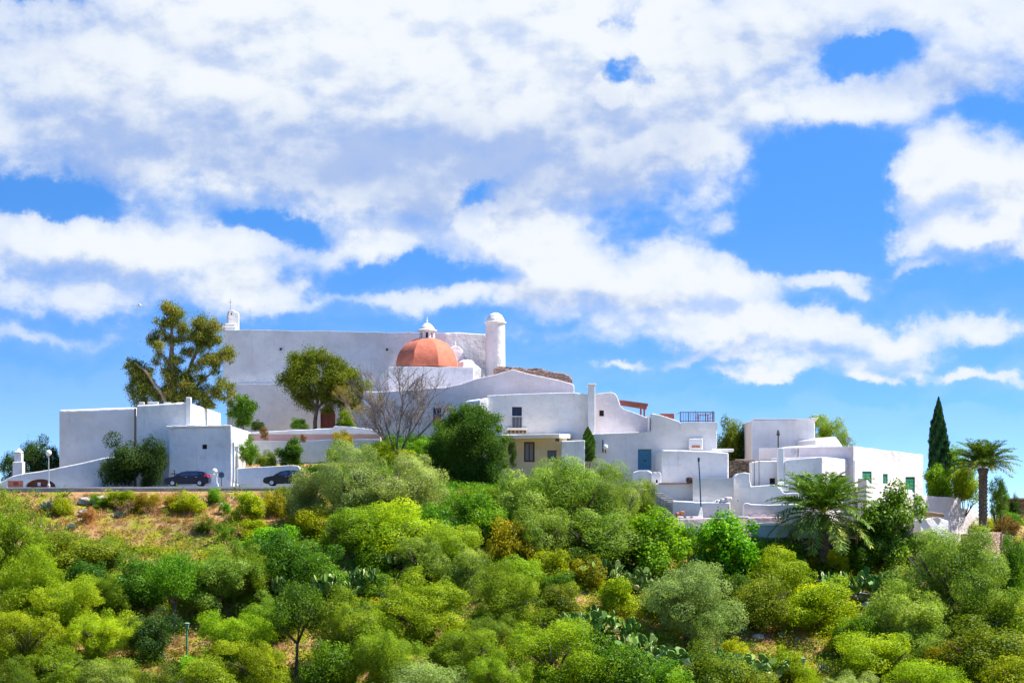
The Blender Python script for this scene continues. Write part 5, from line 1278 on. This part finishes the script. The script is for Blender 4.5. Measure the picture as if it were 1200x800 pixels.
# ---- smaller shrubs
for a in [
 (600, 662, 604, 64, 'shrub', 'f_ochre', 'ochre tipped bush below the left olive of the grove'),
 (642, 686, 640, 66, 'shrub', 'f_yellow', 'yellow bush in front of the front left olive'),
 (690, 690, 650, 50, 'shrub', 'f_ochre', 'ochre green bush left of the upper prickly pears'),
 (578, 668, 628, 40, 'shrub', 'f_ochre', 'orange green bush at the left of the ochre tipped bush'),
 (655, 728, 680, 62, 'shrub', 'f_carob', 'brownish bush in the centre right of the conical tree'),
 (722, 722, 672, 62, 'shrub', 'f_yellow', 'yellow green bush between two prickly pear clumps'),
 (982, 672, 640, 40, 'shrub', 'f_yellow', 'yellow flowered bush right under the large palm'),
 (955, 668, 640, 34, 'shrub', 'f_ochre', 'ochre bush at the foot of the large palm'),
 (915, 655, 630, 24, 'shrub', 'f_green', 'small green bush before the grey blue panel wall'),
 (1130, 745, 712, 50, 'shrub', 'f_yellow', 'yellow green bush right of the light feathery bush'),
 (1110, 790, 752, 60, 'shrub', 'f_ochre', 'ochre bush between the right bottom bushes'),
 (862, 775, 742, 44, 'shrub', 'f_yellow', 'low yellow bush on the dry strip at lower right'),
 (985, 765, 730, 40, 'shrub', 'f_yellow', 'yellow bush right of the dry strip'),
 (300, 632, 606, 46, 'shrub', 'f_yellow', 'yellow green bush where the brown slope ends'),
 (350, 625, 604, 40, 'shrub', 'f_ochre', 'ochre bush under the ochre yellow bank bushes'),
 (440, 700, 664, 46, 'shrub', 'f_green', 'green bush among the left prickly pears'),
 (225, 792, 766, 40, 'shrub', 'f_bright', 'bright bush at the foot of the left green post'),
 (150, 800, 770, 40, 'broom', 'f_yellow', 'yellow broom beside the lower left clearing'),
 (60, 700, 672, 44, 'broom', 'f_yellow', 'yellow broom between the left pines'),
 (560, 742, 706, 40, 'broom', 'f_green', 'green broom left of the conical tree'),
 (670, 800, 780, 40, 'broom', 'f_yellow', 'yellow broom in front of the large feathery tree'),
 (1050, 710, 676, 36, 'shrub', 'f_green', 'green bush between the fig like pads and the huge olive'),
 (1146, 720, 690, 40, 'shrub', 'f_green', 'green bush beneath the right side of the huge olive'),
 (950, 820, 776, 60, 'broom', 'f_yellow', 'feathery yellow bush right of the right green post'),
 (400, 770, 735, 40, 'shrub', 'f_yellow', 'small yellow bush behind the tall olive green pine')]:
    px, pb, pt, w, kd, mt, lb = a; sh(kd, mt, px, pb, pt, w, lb)
for a in [
 (400, 700, 652, 62, 'prickly pear clump in the middle left, right of the dark green tree'), (440, 735, 690, 58, 'prickly pear clump above the big bright lime tree'), (462, 668, 634, 50, 'small prickly pear clump under the yellow green tree'),
 (430, 690, 650, 40, 'prickly pear between the middle left clump and the lime tree'), (340, 702, 655, 36, 'prickly pear on the shaded left below the dark tree'),
 (572, 632, 590, 40, 'blue green prickly pear beside the porch grove'), (555, 670, 650, 30, 'small prickly pear between the two pale olives'), (703, 686, 634, 56, 'upper prickly pear clump below the front olive'), (748, 694, 648, 52, 'prickly pear clump under the pale trunked tree'),
 (706, 745, 694, 70, 'prickly pear clump in the centre right, beside the yellow green bush'), (672, 742, 706, 40, 'left prickly pear beside the brownish bush'), (742, 770, 722, 60, 'prickly pear clump left under the round pale olive'), (790, 790, 742, 70, 'prickly pear clump directly under the round pale olive'),
 (760, 800, 760, 46, 'lower prickly pear between bottom green trees'), (840, 780, 750, 44, 'prickly pear right under the round pale olive'), (820, 690, 652, 36, 'prickly pear left of the glossy fig tree'),
 (880, 795, 752, 66, 'prickly pear clump at lower right on the dry strip'), (1028, 700, 648, 54, 'large prickly pear with pale pads right of the palm'), (982, 700, 655, 50, 'pale yellowish prickly pear below the palm'), (1062, 700, 664, 40, 'prickly pear beside the huge olive'),
 (1175, 720, 682, 50, 'prickly pear near the right edge under the stone wall'), (1165, 745, 715, 40, 'lower prickly pear near the right edge'), (1150, 700, 676, 30, 'small prickly pear at the foot of the stone wall'), (1050, 790, 762, 44, 'prickly pear among the bright bushes at the bottom right'), (820, 668, 640, 30, 'small prickly pear between the pale trunked tree and the fig tree')]:
    sh('cactus', 'f_cactus', *a[:4], a[4], name='prickly_pear', cat='cactus')
for a in [(892, 664, 626, 44, 'round', 'f_bright', 'bright green bush against the dark rubble footing, left of the large palm'), (930, 668, 632, 40, 'shrub', 'f_green', 'green bush against the rubble footing just left of the palm trunk'),
          (1000, 668, 630, 46, 'round', 'f_green', 'green bush against the rubble footing just right of the palm trunk'), (800, 648, 612, 44, 'round', 'f_bright', 'green bush filling the gap between the pale trunked tree and the rosy low wall'),
          (948, 660, 638, 30, 'agave', 'f_agave', 'agave rosette in front of the palm trunk'), (1085, 660, 620, 50, 'olive', 'f_olive', 'grey green bush under the little log roof'),
          (760, 612, 584, 34, 'shrub', 'f_green', 'green bush at the foot of the small stone steps'), (570, 600, 566, 50, 'round', 'f_green', 'dense bush between the big dark tree and the olive grove'),
          (500, 600, 560, 56, 'round', 'f_green', 'dense bush left under the big dark tree'), (585, 585, 560, 24, 'loose', 'f_green', 'small leafy shrub at the foot of the porch'),
          (700, 790, 756, 60, 'round', 'f_pinebright', 'light green bush right of the front feathery tree'), (846, 742, 712, 40, 'shrub', 'f_green', 'green shrub on the right flank of the round pale olive'),
          (770, 720, 690, 44, 'shrub', 'f_green', 'green shrub left behind the round pale olive'), (655, 700, 668, 44, 'round', 'f_green', 'small round green bush above the brownish bush'),
          (612, 690, 650, 50, 'round', 'f_pine', 'olive green bush above the conical tree'), (460, 720, 690, 40, 'shrub', 'f_green', 'green shrub behind the big lime green tree'),
          (330, 745, 700, 44, 'round', 'f_pine', 'olive bush behind the umbrella shaped tree on its left'), (230, 700, 655, 50, 'round', 'f_pine', 'olive green bush between the visible trunk and the feathery tree'),
          (60, 660, 622, 56, 'round', 'f_yellow', 'yellow green bush left of the wide dark olive bush'), (140, 700, 668, 40, 'round', 'f_pine', 'green bush under the blue grey small tree')]:
    sh(a[4], a[5], *a[:4], a[6], **({'name': 'agave', 'cat': 'agave'} if a[4] == 'agave' else {}))
# ---- rocks
rk = [(118, 590, 26, 11, 'pale grey boulder on the upper left bank'), (100, 604, 14, 8, 'small white rock left of the grey agave'), (100, 590, 16, 8, 'grey stone just left of the pale boulder'),
      (1012, 702, 22, 9, 'flat grey stones on the sunny gap right of the palm'), (1018, 712, 18, 8, 'lower flat stone on the sunny gap right of the palm'), (888, 748, 16, 6, 'stone on the dry strip at lower right'), (915, 746, 13, 5, 'small stone on the dry strip near the right green post'), (590, 585, 20, 8, 'white rubble below the porch'), (655, 770, 10, 6, 'rusty stone near the centre prickly pears')]
for i, (px, pb, w, h, lb) in enumerate(rk):
    R = np.random.default_rng(900 + i); bm = bmesh.new(); bmesh.ops.create_icosphere(bm, subdivisions=3, radius=.5)
    ph = R.uniform(0, 6, 6)
    for v in bm.verts:
        c = v.co; k = 1 + .22 * math.sin(c.x * 7 + ph[0]) * math.cos(c.y * 6 + ph[1]) + .14 * math.sin(c.z * 11 + ph[2] + c.x * 5); v.co = Vector((round(c.x * k * 5) / 5 * .4 + c.x * k * .6, c.y * k, c.z * k))
    me = bpy.data.meshes.new('rock'); bm.to_mesh(me); bm.free(); o = link('rock', me, None, M['rock'])
    Y = ground_at(px, pb) if pb > 582 else 190.6; s = Y / F; o.location = W(px, pb - h * .3, Y); o.scale = (w * s, w * s * .8, h * s * 1.3); o.rotation_euler = (0, 0, R.uniform(-.4, .4)); tag(o, lb, 'rock')

# ---- ground cover: scrub and dry grass
def brown(px, py):
    e = ((px - 190) / 175) ** 2 + ((py - 603) / 36) ** 2
    return e < 1
def gaps(px, py):
    """how bare the slope is: sunny gaps between the trees"""
    v = 0
    for (a, b, rx, ry) in GAPS: v = np.maximum(v, np.exp(-(((px - a) / rx) ** 2 + ((py - b) / ry) ** 2)))
    return v
GAPS = [(190, 604, 190, 34), (185, 758, 70, 40), (15, 735, 40, 30), (310, 745, 40, 35), (900, 745, 75, 20), (1005, 705, 25, 25), (575, 665, 18, 22), (660, 760, 25, 25), (395, 765, 30, 20), (560, 760, 20, 30), (140, 740, 25, 20), (235, 790, 60, 25), (1080, 640, 20, 10), (840, 770, 40, 20)]
def cover(name, label, n, per, tuft, leaf, wid, mat, seed, keep, hang, cat_kind='stuff', yr=(128, 191.2), xr=(-75, 75), colf=None, hz=1.0):
    R = np.random.default_rng(seed); y = R.uniform(yr[0], yr[1], n); x = R.uniform(xr[0], xr[1], n); z = H(x, y)
    px = 600 + F * x / y; py = HOR - F * (z - ZC) / y
    global y_
    y_ = y
    k = R.uniform(0, 1, n) < keep(px, py, R, n); x, y, z = x[k], y[k], z[k]; n = len(x)
    sz = tuft * R.uniform(.5, 1.4, n); i = np.repeat(np.arange(n), per); d = sph(R, len(i)); d[:, 2] = np.abs(d[:, 2])
    rr = R.uniform(.25, 1, len(i)) ** .6
    P = np.stack([x[i], y[i], z[i]], -1) + d * (sz[i] * rr)[:, None] * np.array([1, 1, hz])
    Nn = nrm(d * .6 + R.normal(size=(len(i), 3)) * .6); T = R.normal(size=(len(i), 3)) * .5 + np.array([0, 0, hang]); tt = R.uniform(-.3, .3, n)
    patch = .22 * np.sin(x * .35 + 2 * np.sin(y * .21)) + .15 * np.sin(y * .8 + x * .5)
    tone = np.clip(.42 + (tt + patch)[i] + R.normal(size=len(i)) * .15, 0, 1)
    me = leaf_mesh(name, P, Nn, leaf * R.uniform(.6, 1.4, len(i)), np.full(len(i), wid), tone, R, T)
    o = link(name, me, None, M[mat]); return tag(o, label, kind='stuff')
cover('hillside_scrub', 'mixed green scrub covering the slope between the trees', 23000, 38, .95, .22, .10, 'f_scrub', 61, lambda px, py, R, n: np.clip(1 - np.where(py < 640, 1.25, .8) * gaps(px, py), .05, 1), .3)
cover('dry_grass', 'dry brown and straw coloured grass on the bank and in the gaps', 42000, 16, .34, .38, .035, 'f_drygrass', 62, lambda px, py, R, n: np.clip(.12 + gaps(px, py) * 1.2, 0, 1), 1.4, xr=(-72, 72))
cover('yellow_grass', 'yellow green grass and weeds in the sunny gaps', 14000, 14, .3, .26, .04, 'f_ochre', 63, lambda px, py, R, n: np.clip(.1 + gaps(px, py) * .8 * (py > 640) + .18 * (py < 640), 0, 1), 1.0)
cover('bank_scrub', 'low green weeds scattered on the brown bank', 2200, 44, .5, .2, .08, 'f_carob', 64, lambda px, py, R, n: np.clip(gaps(px, py), 0, 1), .3)
cover('weeds', 'low green growth behind the boundary walls on the hilltop', 2600, 40, .6, .22, .1, 'f_green', 65, lambda px, py, R, n: ((px > 1080) | (px < 60)) * 1.0, .3, yr=(201, 245))
cover('undergrowth', 'green undergrowth on the ground between the church terrace and the houses', 2600, 44, .7, .24, .11, 'f_green', 66, lambda px, py, R, n: ((px > 352) & (px < 600) & ((y_ < 209.5) | (px > 436))) * 1.0, .3, yr=(192, 219.5), xr=(-25, 5))

# loose stones on the bank and in the gaps
R = np.random.default_rng(77); mb = MB(); k = 0
while k < 260:
    y = R.uniform(150, 190.5); x = R.uniform(-50, 48); z = float(H(x, y)); px = 600 + F * x / y; py = HOR - F * (z - ZC) / y
    if R.uniform() > gaps(px, py) * 1.1: continue
    k += 1; r = R.uniform(.06, .22); a0 = R.uniform(0, 6); hgt = r * R.uniform(.5, .9)
    ring = lambda rr, zz: [Vector((x + math.cos(a0 + i * 1.047) * rr * (1 + .3 * math.sin(i * 2.3 + a0)), y + math.sin(a0 + i * 1.047) * rr, z + zz)) for i in range(6)]
    mb.hexa(ring(r, -.05), ring(r * .6, hgt))
tag(mb.build('loose_stones', M['rock']), 'small loose stones scattered over the dry bank', kind='stuff')

cover('outer_scrub', 'tall green scrub on the slopes beyond both sides of the village', 5200, 60, 1.7, .34, .16, 'f_carob', 68, lambda px, py, R, n: ((px > 1206) | (px < -6)) * 1.0, .2, yr=(135, 250), xr=(-110, 110), hz=.9)
# ------------------------------------------------------------------ camera, light, sky
cam = bpy.data.cameras.new('camera'); cam.lens = 70; cam.sensor_width = 36; cam.sensor_fit = 'HORIZONTAL'
cam.shift_y = (HOR - 400) / 1200.0; cam.clip_start = .5; cam.clip_end = 30000
co = bpy.data.objects.new('camera', cam); COL.objects.link(co); co.location = (0, 0, ZC); co.rotation_euler = (math.pi / 2, 0, 0)
bpy.context.scene.camera = co
AZ, EL = math.radians(SUN_AZ), math.radians(SUN_EL)
sd = Vector((math.sin(AZ) * math.cos(EL), math.cos(AZ) * math.cos(EL), math.sin(EL)))
sl = bpy.data.lights.new('sun', 'SUN'); sl.energy = SUN_STR; sl.angle = math.radians(.53); sl.color = (1, .955, .88)
so = bpy.data.objects.new('sun', sl); COL.objects.link(so); so.rotation_euler = sd.to_track_quat('Z', 'Y').to_euler(); so.location = (40, 100, 120)

wd = bpy.data.worlds.new('World'); bpy.context.scene.world = wd; wd.use_nodes = True
t = wd.node_tree; t.nodes.clear()
def mth_g(g, src, v):
    n = g.nodes.new('ShaderNodeMath'); n.operation = 'ADD'; n.inputs[1].default_value = v; g.links.new(src, n.inputs[0]); return n.outputs[0]
def cloud_group():
    g = bpy.data.node_groups.new('cloud_field', 'ShaderNodeTree')
    g.interface.new_socket('Vector', in_out='INPUT', socket_type='NodeSocketVector')
    g.interface.new_socket('Density', in_out='OUTPUT', socket_type='NodeSocketFloat')
    gi = g.nodes.new('NodeGroupInput'); go = g.nodes.new('NodeGroupOutput')
    # warp
    wn = g.nodes.new('ShaderNodeTexNoise'); wn.inputs['Scale'].default_value = 1.0; wn.inputs['Detail'].default_value = 5; wn.inputs['Roughness'].default_value = .62
    g.links.new(gi.outputs[0], wn.inputs['Vector'])
    sb = g.nodes.new('ShaderNodeVectorMath'); sb.operation = 'SUBTRACT'; sb.inputs[1].default_value = (.5, .5, .5); g.links.new(wn.outputs['Color'], sb.inputs[0])
    ma = g.nodes.new('ShaderNodeVectorMath'); ma.operation = 'MULTIPLY_ADD'; ma.inputs[1].default_value = (1.5, 1.0, 0); g.links.new(sb.outputs[0], ma.inputs[0]); g.links.new(gi.outputs[0], ma.inputs[2])
    acc = None
    for (px, py, rx, ry, w) in CLOUDS:
        m = g.nodes.new('ShaderNodeVectorMath'); m.operation = 'MULTIPLY_ADD'
        ix, iy = 100 / rx, 100 / ry; m.inputs[1].default_value = (ix, iy, 0); m.inputs[2].default_value = (-(px - 600) / 100 * ix, -(600 - py) / 100 * iy, 0)
        g.links.new(ma.outputs[0], m.inputs[0])
        d = g.nodes.new('ShaderNodeVectorMath'); d.operation = 'DOT_PRODUCT'; g.links.new(m.outputs[0], d.inputs[0]); g.links.new(m.outputs[0], d.inputs[1])
        p = g.nodes.new('ShaderNodeMath'); p.operation = 'POWER'; p.inputs[0].default_value = .35; g.links.new(d.outputs['Value'], p.inputs[1])
        a = g.nodes.new('ShaderNodeMath'); a.operation = 'MULTIPLY_ADD'; a.inputs[1].default_value = w
        g.links.new(p.outputs[0], a.inputs[0])
        if acc is None: a.inputs[2].default_value = 0.0
        else: g.links.new(acc, a.inputs[2])
        acc = a.outputs[0]
    cl = g.nodes.new('ShaderNodeMath'); cl.operation = 'MINIMUM'; cl.inputs[1].default_value = 1.25; g.links.new(acc, cl.inputs[0])
    def nz(scale, det, ro, amp, src):
        n = g.nodes.new('ShaderNodeTexNoise'); n.inputs['Scale'].default_value = scale; n.inputs['Detail'].default_value = det; n.inputs['Roughness'].default_value = ro
        mp = g.nodes.new('ShaderNodeMapping'); mp.inputs['Scale'].default_value = (1, 1.5, 1); g.links.new(gi.outputs[0], mp.inputs[0]); g.links.new(mp.outputs[0], n.inputs['Vector'])
        a = g.nodes.new('ShaderNodeMath'); a.operation = 'MULTIPLY_ADD'; a.inputs[1].default_value = amp; g.links.new(n.outputs['Fac'], a.inputs[0]); g.links.new(src, a.inputs[2]); return a.outputs[0]
    o = nz(.70, 3, .55, .95, cl.outputs[0]); o = nz(2.0, 6, .62, .62, mth_g(g, o, -.06))
    g.links.new(o, go.inputs[0]); return g
CLOUDS = [(120, 95, 230, 95, 1.0), (380, 110, 230, 120, 1.0), (640, 110, 220, 120, 1.0), (520, 210, 190, 60, .8), (300, 190, 160, 70, .7), (780, 165, 105, 50, .8),
          (850, 70, 150, 70, .8), (1090, 110, 130, 34, .85), (1150, 40, 180, 50, .9), (620, 20, 500, 45, .6), (60, 185, 150, 36, .5), (620, 215, 170, 45, .5),
          (50, 285, 95, 38, 1.0), (165, 290, 80, 30, .9), (255, 308, 95, 34, .85), (90, 350, 150, 30, .8), (300, 345, 70, 26, .8), (445, 288, 60, 26, .9), (610, 285, 75, 30, 1.0), (690, 318, 95, 34, 1.0),
          (795, 325, 62, 32, 1.0), (875, 343, 50, 22, .9), (560, 345, 100, 20, .5), (960, 390, 105, 26, 1.0), (860, 395, 60, 20, .8), (1050, 398, 40, 20, .6), (1140, 225, 85, 55, 1.1), (1085, 205, 40, 36, .8), (1110, 292, 90, 22, .95),
          (1190, 260, 60, 60, .6), (968, 336, 42, 14, .95), (1075, 326, 45, 9, .6), (1150, 382, 60, 22, 1.0), (890, 440, 60, 10, .95), (1130, 444, 60, 9, .9), (1015, 441, 40, 11, 1.0), (720, 428, 45, 8, .8), (60, 400, 120, 14, .55), (430, 350, 80, 12, .5), (835, 262, 36, 18, .8), (620, 352, 150, 26, .5), (770, 372, 120, 20, .6), (1000, 425, 150, 12, .5), (960, 135, 90, 22, .8), (1050, 255, 45, 50, .7), (640, 395, 150, 14, .4), (830, 418, 120, 10, .45),
          (30, 12, 60, 16, -1.3), (70, 238, 60, 17, -1.25), (558, 236, 26, 18, -1.05), (590, 230, 30, 12, -.6), (325, 268, 50, 14, -1.1), (500, 312, 70, 18, -.6), (728, 94, 18, 12, -1.15), (732, 40, 12, 34, -.75), (995, 84, 34, 20, -.95), (1040, 66, 34, 12, -.9), (1015, 90, 60, 30, -.45), (965, 215, 80, 38, -.9), (890, 262, 60, 25, -.9),
          (980, 285, 90, 25, -.8), (420, 335, 50, 25, -.4), (1180, 148, 60, 10, -.7), (940, 120, 40, 18, -.3)]
GREYS = [(420, 185, 260, 48, .8), (620, 205, 170, 45, .65), (200, 170, 160, 45, .45), (820, 150, 90, 50, .45), (1080, 120, 100, 30, .75), (110, 215, 110, 28, .4), (120, 325, 130, 16, .4), (300, 330, 70, 15, .3), (60, 60, 110, 40, .3),
         (720, 350, 110, 14, .4), (900, 412, 120, 12, .35), (1130, 305, 90, 20, .4), (1150, 245, 60, 22, .25), (520, 245, 90, 24, .5), (60, 20, 80, 15, .4), (940, 60, 60, 30, .4), (620, 345, 70, 14, .4), (700, 130, 60, 70, .3), (480, 110, 120, 40, .3), (250, 60, 120, 30, .28), (850, 60, 80, 40, .3), (80, 130, 120, 40, .4)]
G = cloud_group()
tc = t.nodes.new('ShaderNodeTexCoord'); sx = t.nodes.new('ShaderNodeSeparateXYZ'); t.links.new(tc.outputs['Generated'], sx.inputs[0])
def mth(op, a, b=None, c=None):
    n = t.nodes.new('ShaderNodeMath'); n.operation = op
    for i, v in enumerate((a, b, c)):
        if v is None: continue
        if isinstance(v, (int, float)): n.inputs[i].default_value = v
        else: t.links.new(v, n.inputs[i])
    return n.outputs[0]
az = mth('ARCTAN2', sx.outputs[0], sx.outputs[1]); el = mth('ARCSINE', sx.outputs[2])
cv = t.nodes.new('ShaderNodeCombineXYZ'); t.links.new(mth('MULTIPLY', az, F / 100), cv.inputs[0]); t.links.new(mth('MULTIPLY', el, F / 100), cv.inputs[1])
def field(off):
    g = t.nodes.new('ShaderNodeGroup'); g.node_tree = G
    if off:
        a = t.nodes.new('ShaderNodeVectorMath'); a.operation = 'ADD'; a.inputs[1].default_value = off; t.links.new(cv.outputs[0], a.inputs[0]); t.links.new(a.outputs[0], g.inputs[0])
    else: t.links.new(cv.outputs[0], g.inputs[0])
    return g.outputs[0]
d0 = field(None)
sky = t.nodes.new('ShaderNodeTexSky'); sky.sky_type = 'NISHITA'; sky.sun_disc = False; sky.sun_elevation = EL; sky.sun_rotation = AZ; sky.altitude = 50; sky.air_density = 1.0; sky.dust_density = .1; sky.ozone_density = 2.5
# look a little higher into the model sky: a clear, dry day with deep blue down to the horizon
zz = mth('ADD', mth('MULTIPLY', sx.outputs[2], 5.0), .07); cs = t.nodes.new('ShaderNodeCombineXYZ'); t.links.new(sx.outputs[0], cs.inputs[0]); t.links.new(sx.outputs[1], cs.inputs[1]); t.links.new(zz, cs.inputs[2])
nv = t.nodes.new('ShaderNodeVectorMath'); nv.operation = 'NORMALIZE'; t.links.new(cs.outputs[0], nv.inputs[0]); t.links.new(nv.outputs[0], sky.inputs[0])
hs = t.nodes.new('ShaderNodeHueSaturation'); hs.inputs['Saturation'].default_value = SKY_SAT; hs.inputs['Value'].default_value = SKY_VAL; hs.inputs['Hue'].default_value = SKY_HUE; t.links.new(mixc(t, 1.0, sky.outputs[0], SKY_TINT, 'MULTIPLY'), hs.inputs['Color'])
K = 1.0 / SKY_STR
cover = mth('ADD', mth('MULTIPLY', ramp(t, d0, .80, 2.25, 0, 1), .56), mth('ADD', mth('MULTIPLY', ramp(t, d0, 1.02, 1.5, 0, 1), .50), ramp(t, el, .0, .16, .20, 0)))
def nse(off, scale, det):
    a = t.nodes.new('ShaderNodeVectorMath'); a.operation = 'ADD'; a.inputs[1].default_value = off; t.links.new(cv.outputs[0], a.inputs[0])
    mp = t.nodes.new('ShaderNodeMapping'); mp.inputs['Scale'].default_value = (1, 1.5, 1); t.links.new(a.outputs[0], mp.inputs[0]); return noise(t, mp.outputs[0], scale, det, .58)
d1 = field((.07, .26, 0)); rel2 = mth('SUBTRACT', d0, d1)
relief = mth('ADD', mth('SUBTRACT', nse((0, 0, 0), .70, 3), nse((.14, .30, 0), .70, 3)), mth('MULTIPLY', mth('SUBTRACT', nse((0, 0, 0), 2.0, 5), nse((.06, .14, 0), 2.0, 5)), .6))
rl_ = ramp(t, mth('ADD', mth('MULTIPLY', relief, .9), mth('MULTIPLY', rel2, .55)), -.30, .22, 0, 1)
def blobs(lst):
    acc = None
    wn = t.nodes.new('ShaderNodeTexNoise'); wn.inputs['Scale'].default_value = .8; wn.inputs['Detail'].default_value = 3; t.links.new(cv.outputs[0], wn.inputs['Vector'])
    ma = t.nodes.new('ShaderNodeVectorMath'); ma.operation = 'MULTIPLY_ADD'; ma.inputs[1].default_value = (1.2, .9, 0); t.links.new(wn.outputs['Color'], ma.inputs[0]); t.links.new(cv.outputs[0], ma.inputs[2])
    for (px, py, rx, ry, w) in lst:
        m = t.nodes.new('ShaderNodeVectorMath'); m.operation = 'MULTIPLY_ADD'; ix, iy = 100 / rx, 100 / ry; m.inputs[1].default_value = (ix, iy, 0); m.inputs[2].default_value = (-((px - 600) / 100 + .6) * ix, -((600 - py) / 100 + .45) * iy, 0)
        t.links.new(ma.outputs[0], m.inputs[0]); d = t.nodes.new('ShaderNodeVectorMath'); d.operation = 'DOT_PRODUCT'; t.links.new(m.outputs[0], d.inputs[0]); t.links.new(m.outputs[0], d.inputs[1])
        p = mth('POWER', .35, d.outputs['Value']); acc = mth('MULTIPLY_ADD', p, w, acc if acc is not None else 0.0)
    return acc
gb = blobs(GREYS)
shade = ramp(t, mth('ADD', mth('MULTIPLY', gb, ramp(t, noise(t, cv.outputs[0], .9, 6, .6), .25, .75, .6, 1.7)), mth('MULTIPLY', mth('SUBTRACT', 1.0, rl_), .62)), .10, 1.55, 0, 1)
WHITE = tuple(c * K * CL_B for c in (.90, .95, 1.0)); GREY = tuple(c * K * CL_B for c in (.43, .56, .86))
cc = t.nodes.new('ShaderNodeMix'); cc.data_type = 'RGBA'; cc.clamp_factor = True; cc.inputs[6].default_value = (*WHITE, 1); cc.inputs[7].default_value = (*GREY, 1); t.links.new(shade, cc.inputs[0])
# clouds at the sides and behind, out of view, boosted to fill the shaded walls
bk = ramp(t, mth('ABSOLUTE', az), .6, 1.6, 1.0, BACK_FILL)
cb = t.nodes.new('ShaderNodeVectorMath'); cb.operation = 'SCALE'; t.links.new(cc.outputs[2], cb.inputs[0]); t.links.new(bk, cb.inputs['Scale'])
thin = ramp(t, rel2, -.75, .05, .48, 1)
cover = mth('MULTIPLY', cover, thin)
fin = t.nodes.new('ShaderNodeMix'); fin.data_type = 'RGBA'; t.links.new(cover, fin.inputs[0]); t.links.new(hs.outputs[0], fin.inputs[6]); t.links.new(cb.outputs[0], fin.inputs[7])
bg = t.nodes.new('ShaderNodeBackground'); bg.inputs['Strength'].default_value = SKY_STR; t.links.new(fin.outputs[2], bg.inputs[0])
wd.cycles.sampling_method = 'NONE'
wo = t.nodes.new('ShaderNodeOutputWorld'); t.links.new(bg.outputs[0], wo.inputs[0])
sc = bpy.context.scene
sc.view_settings.view_transform = 'Standard'; sc.view_settings.look = 'None'; sc.view_settings.gamma = 1; sc.view_settings.exposure = EXPO; sc.view_settings.use_curve_mapping = False
sc.cycles.max_bounces = 6; sc.cycles.diffuse_bounces = 3; sc.cycles.transmission_bounces = 3; sc.cycles.use_denoising = True
sc.cycles.caustics_reflective = False; sc.cycles.caustics_refractive = False
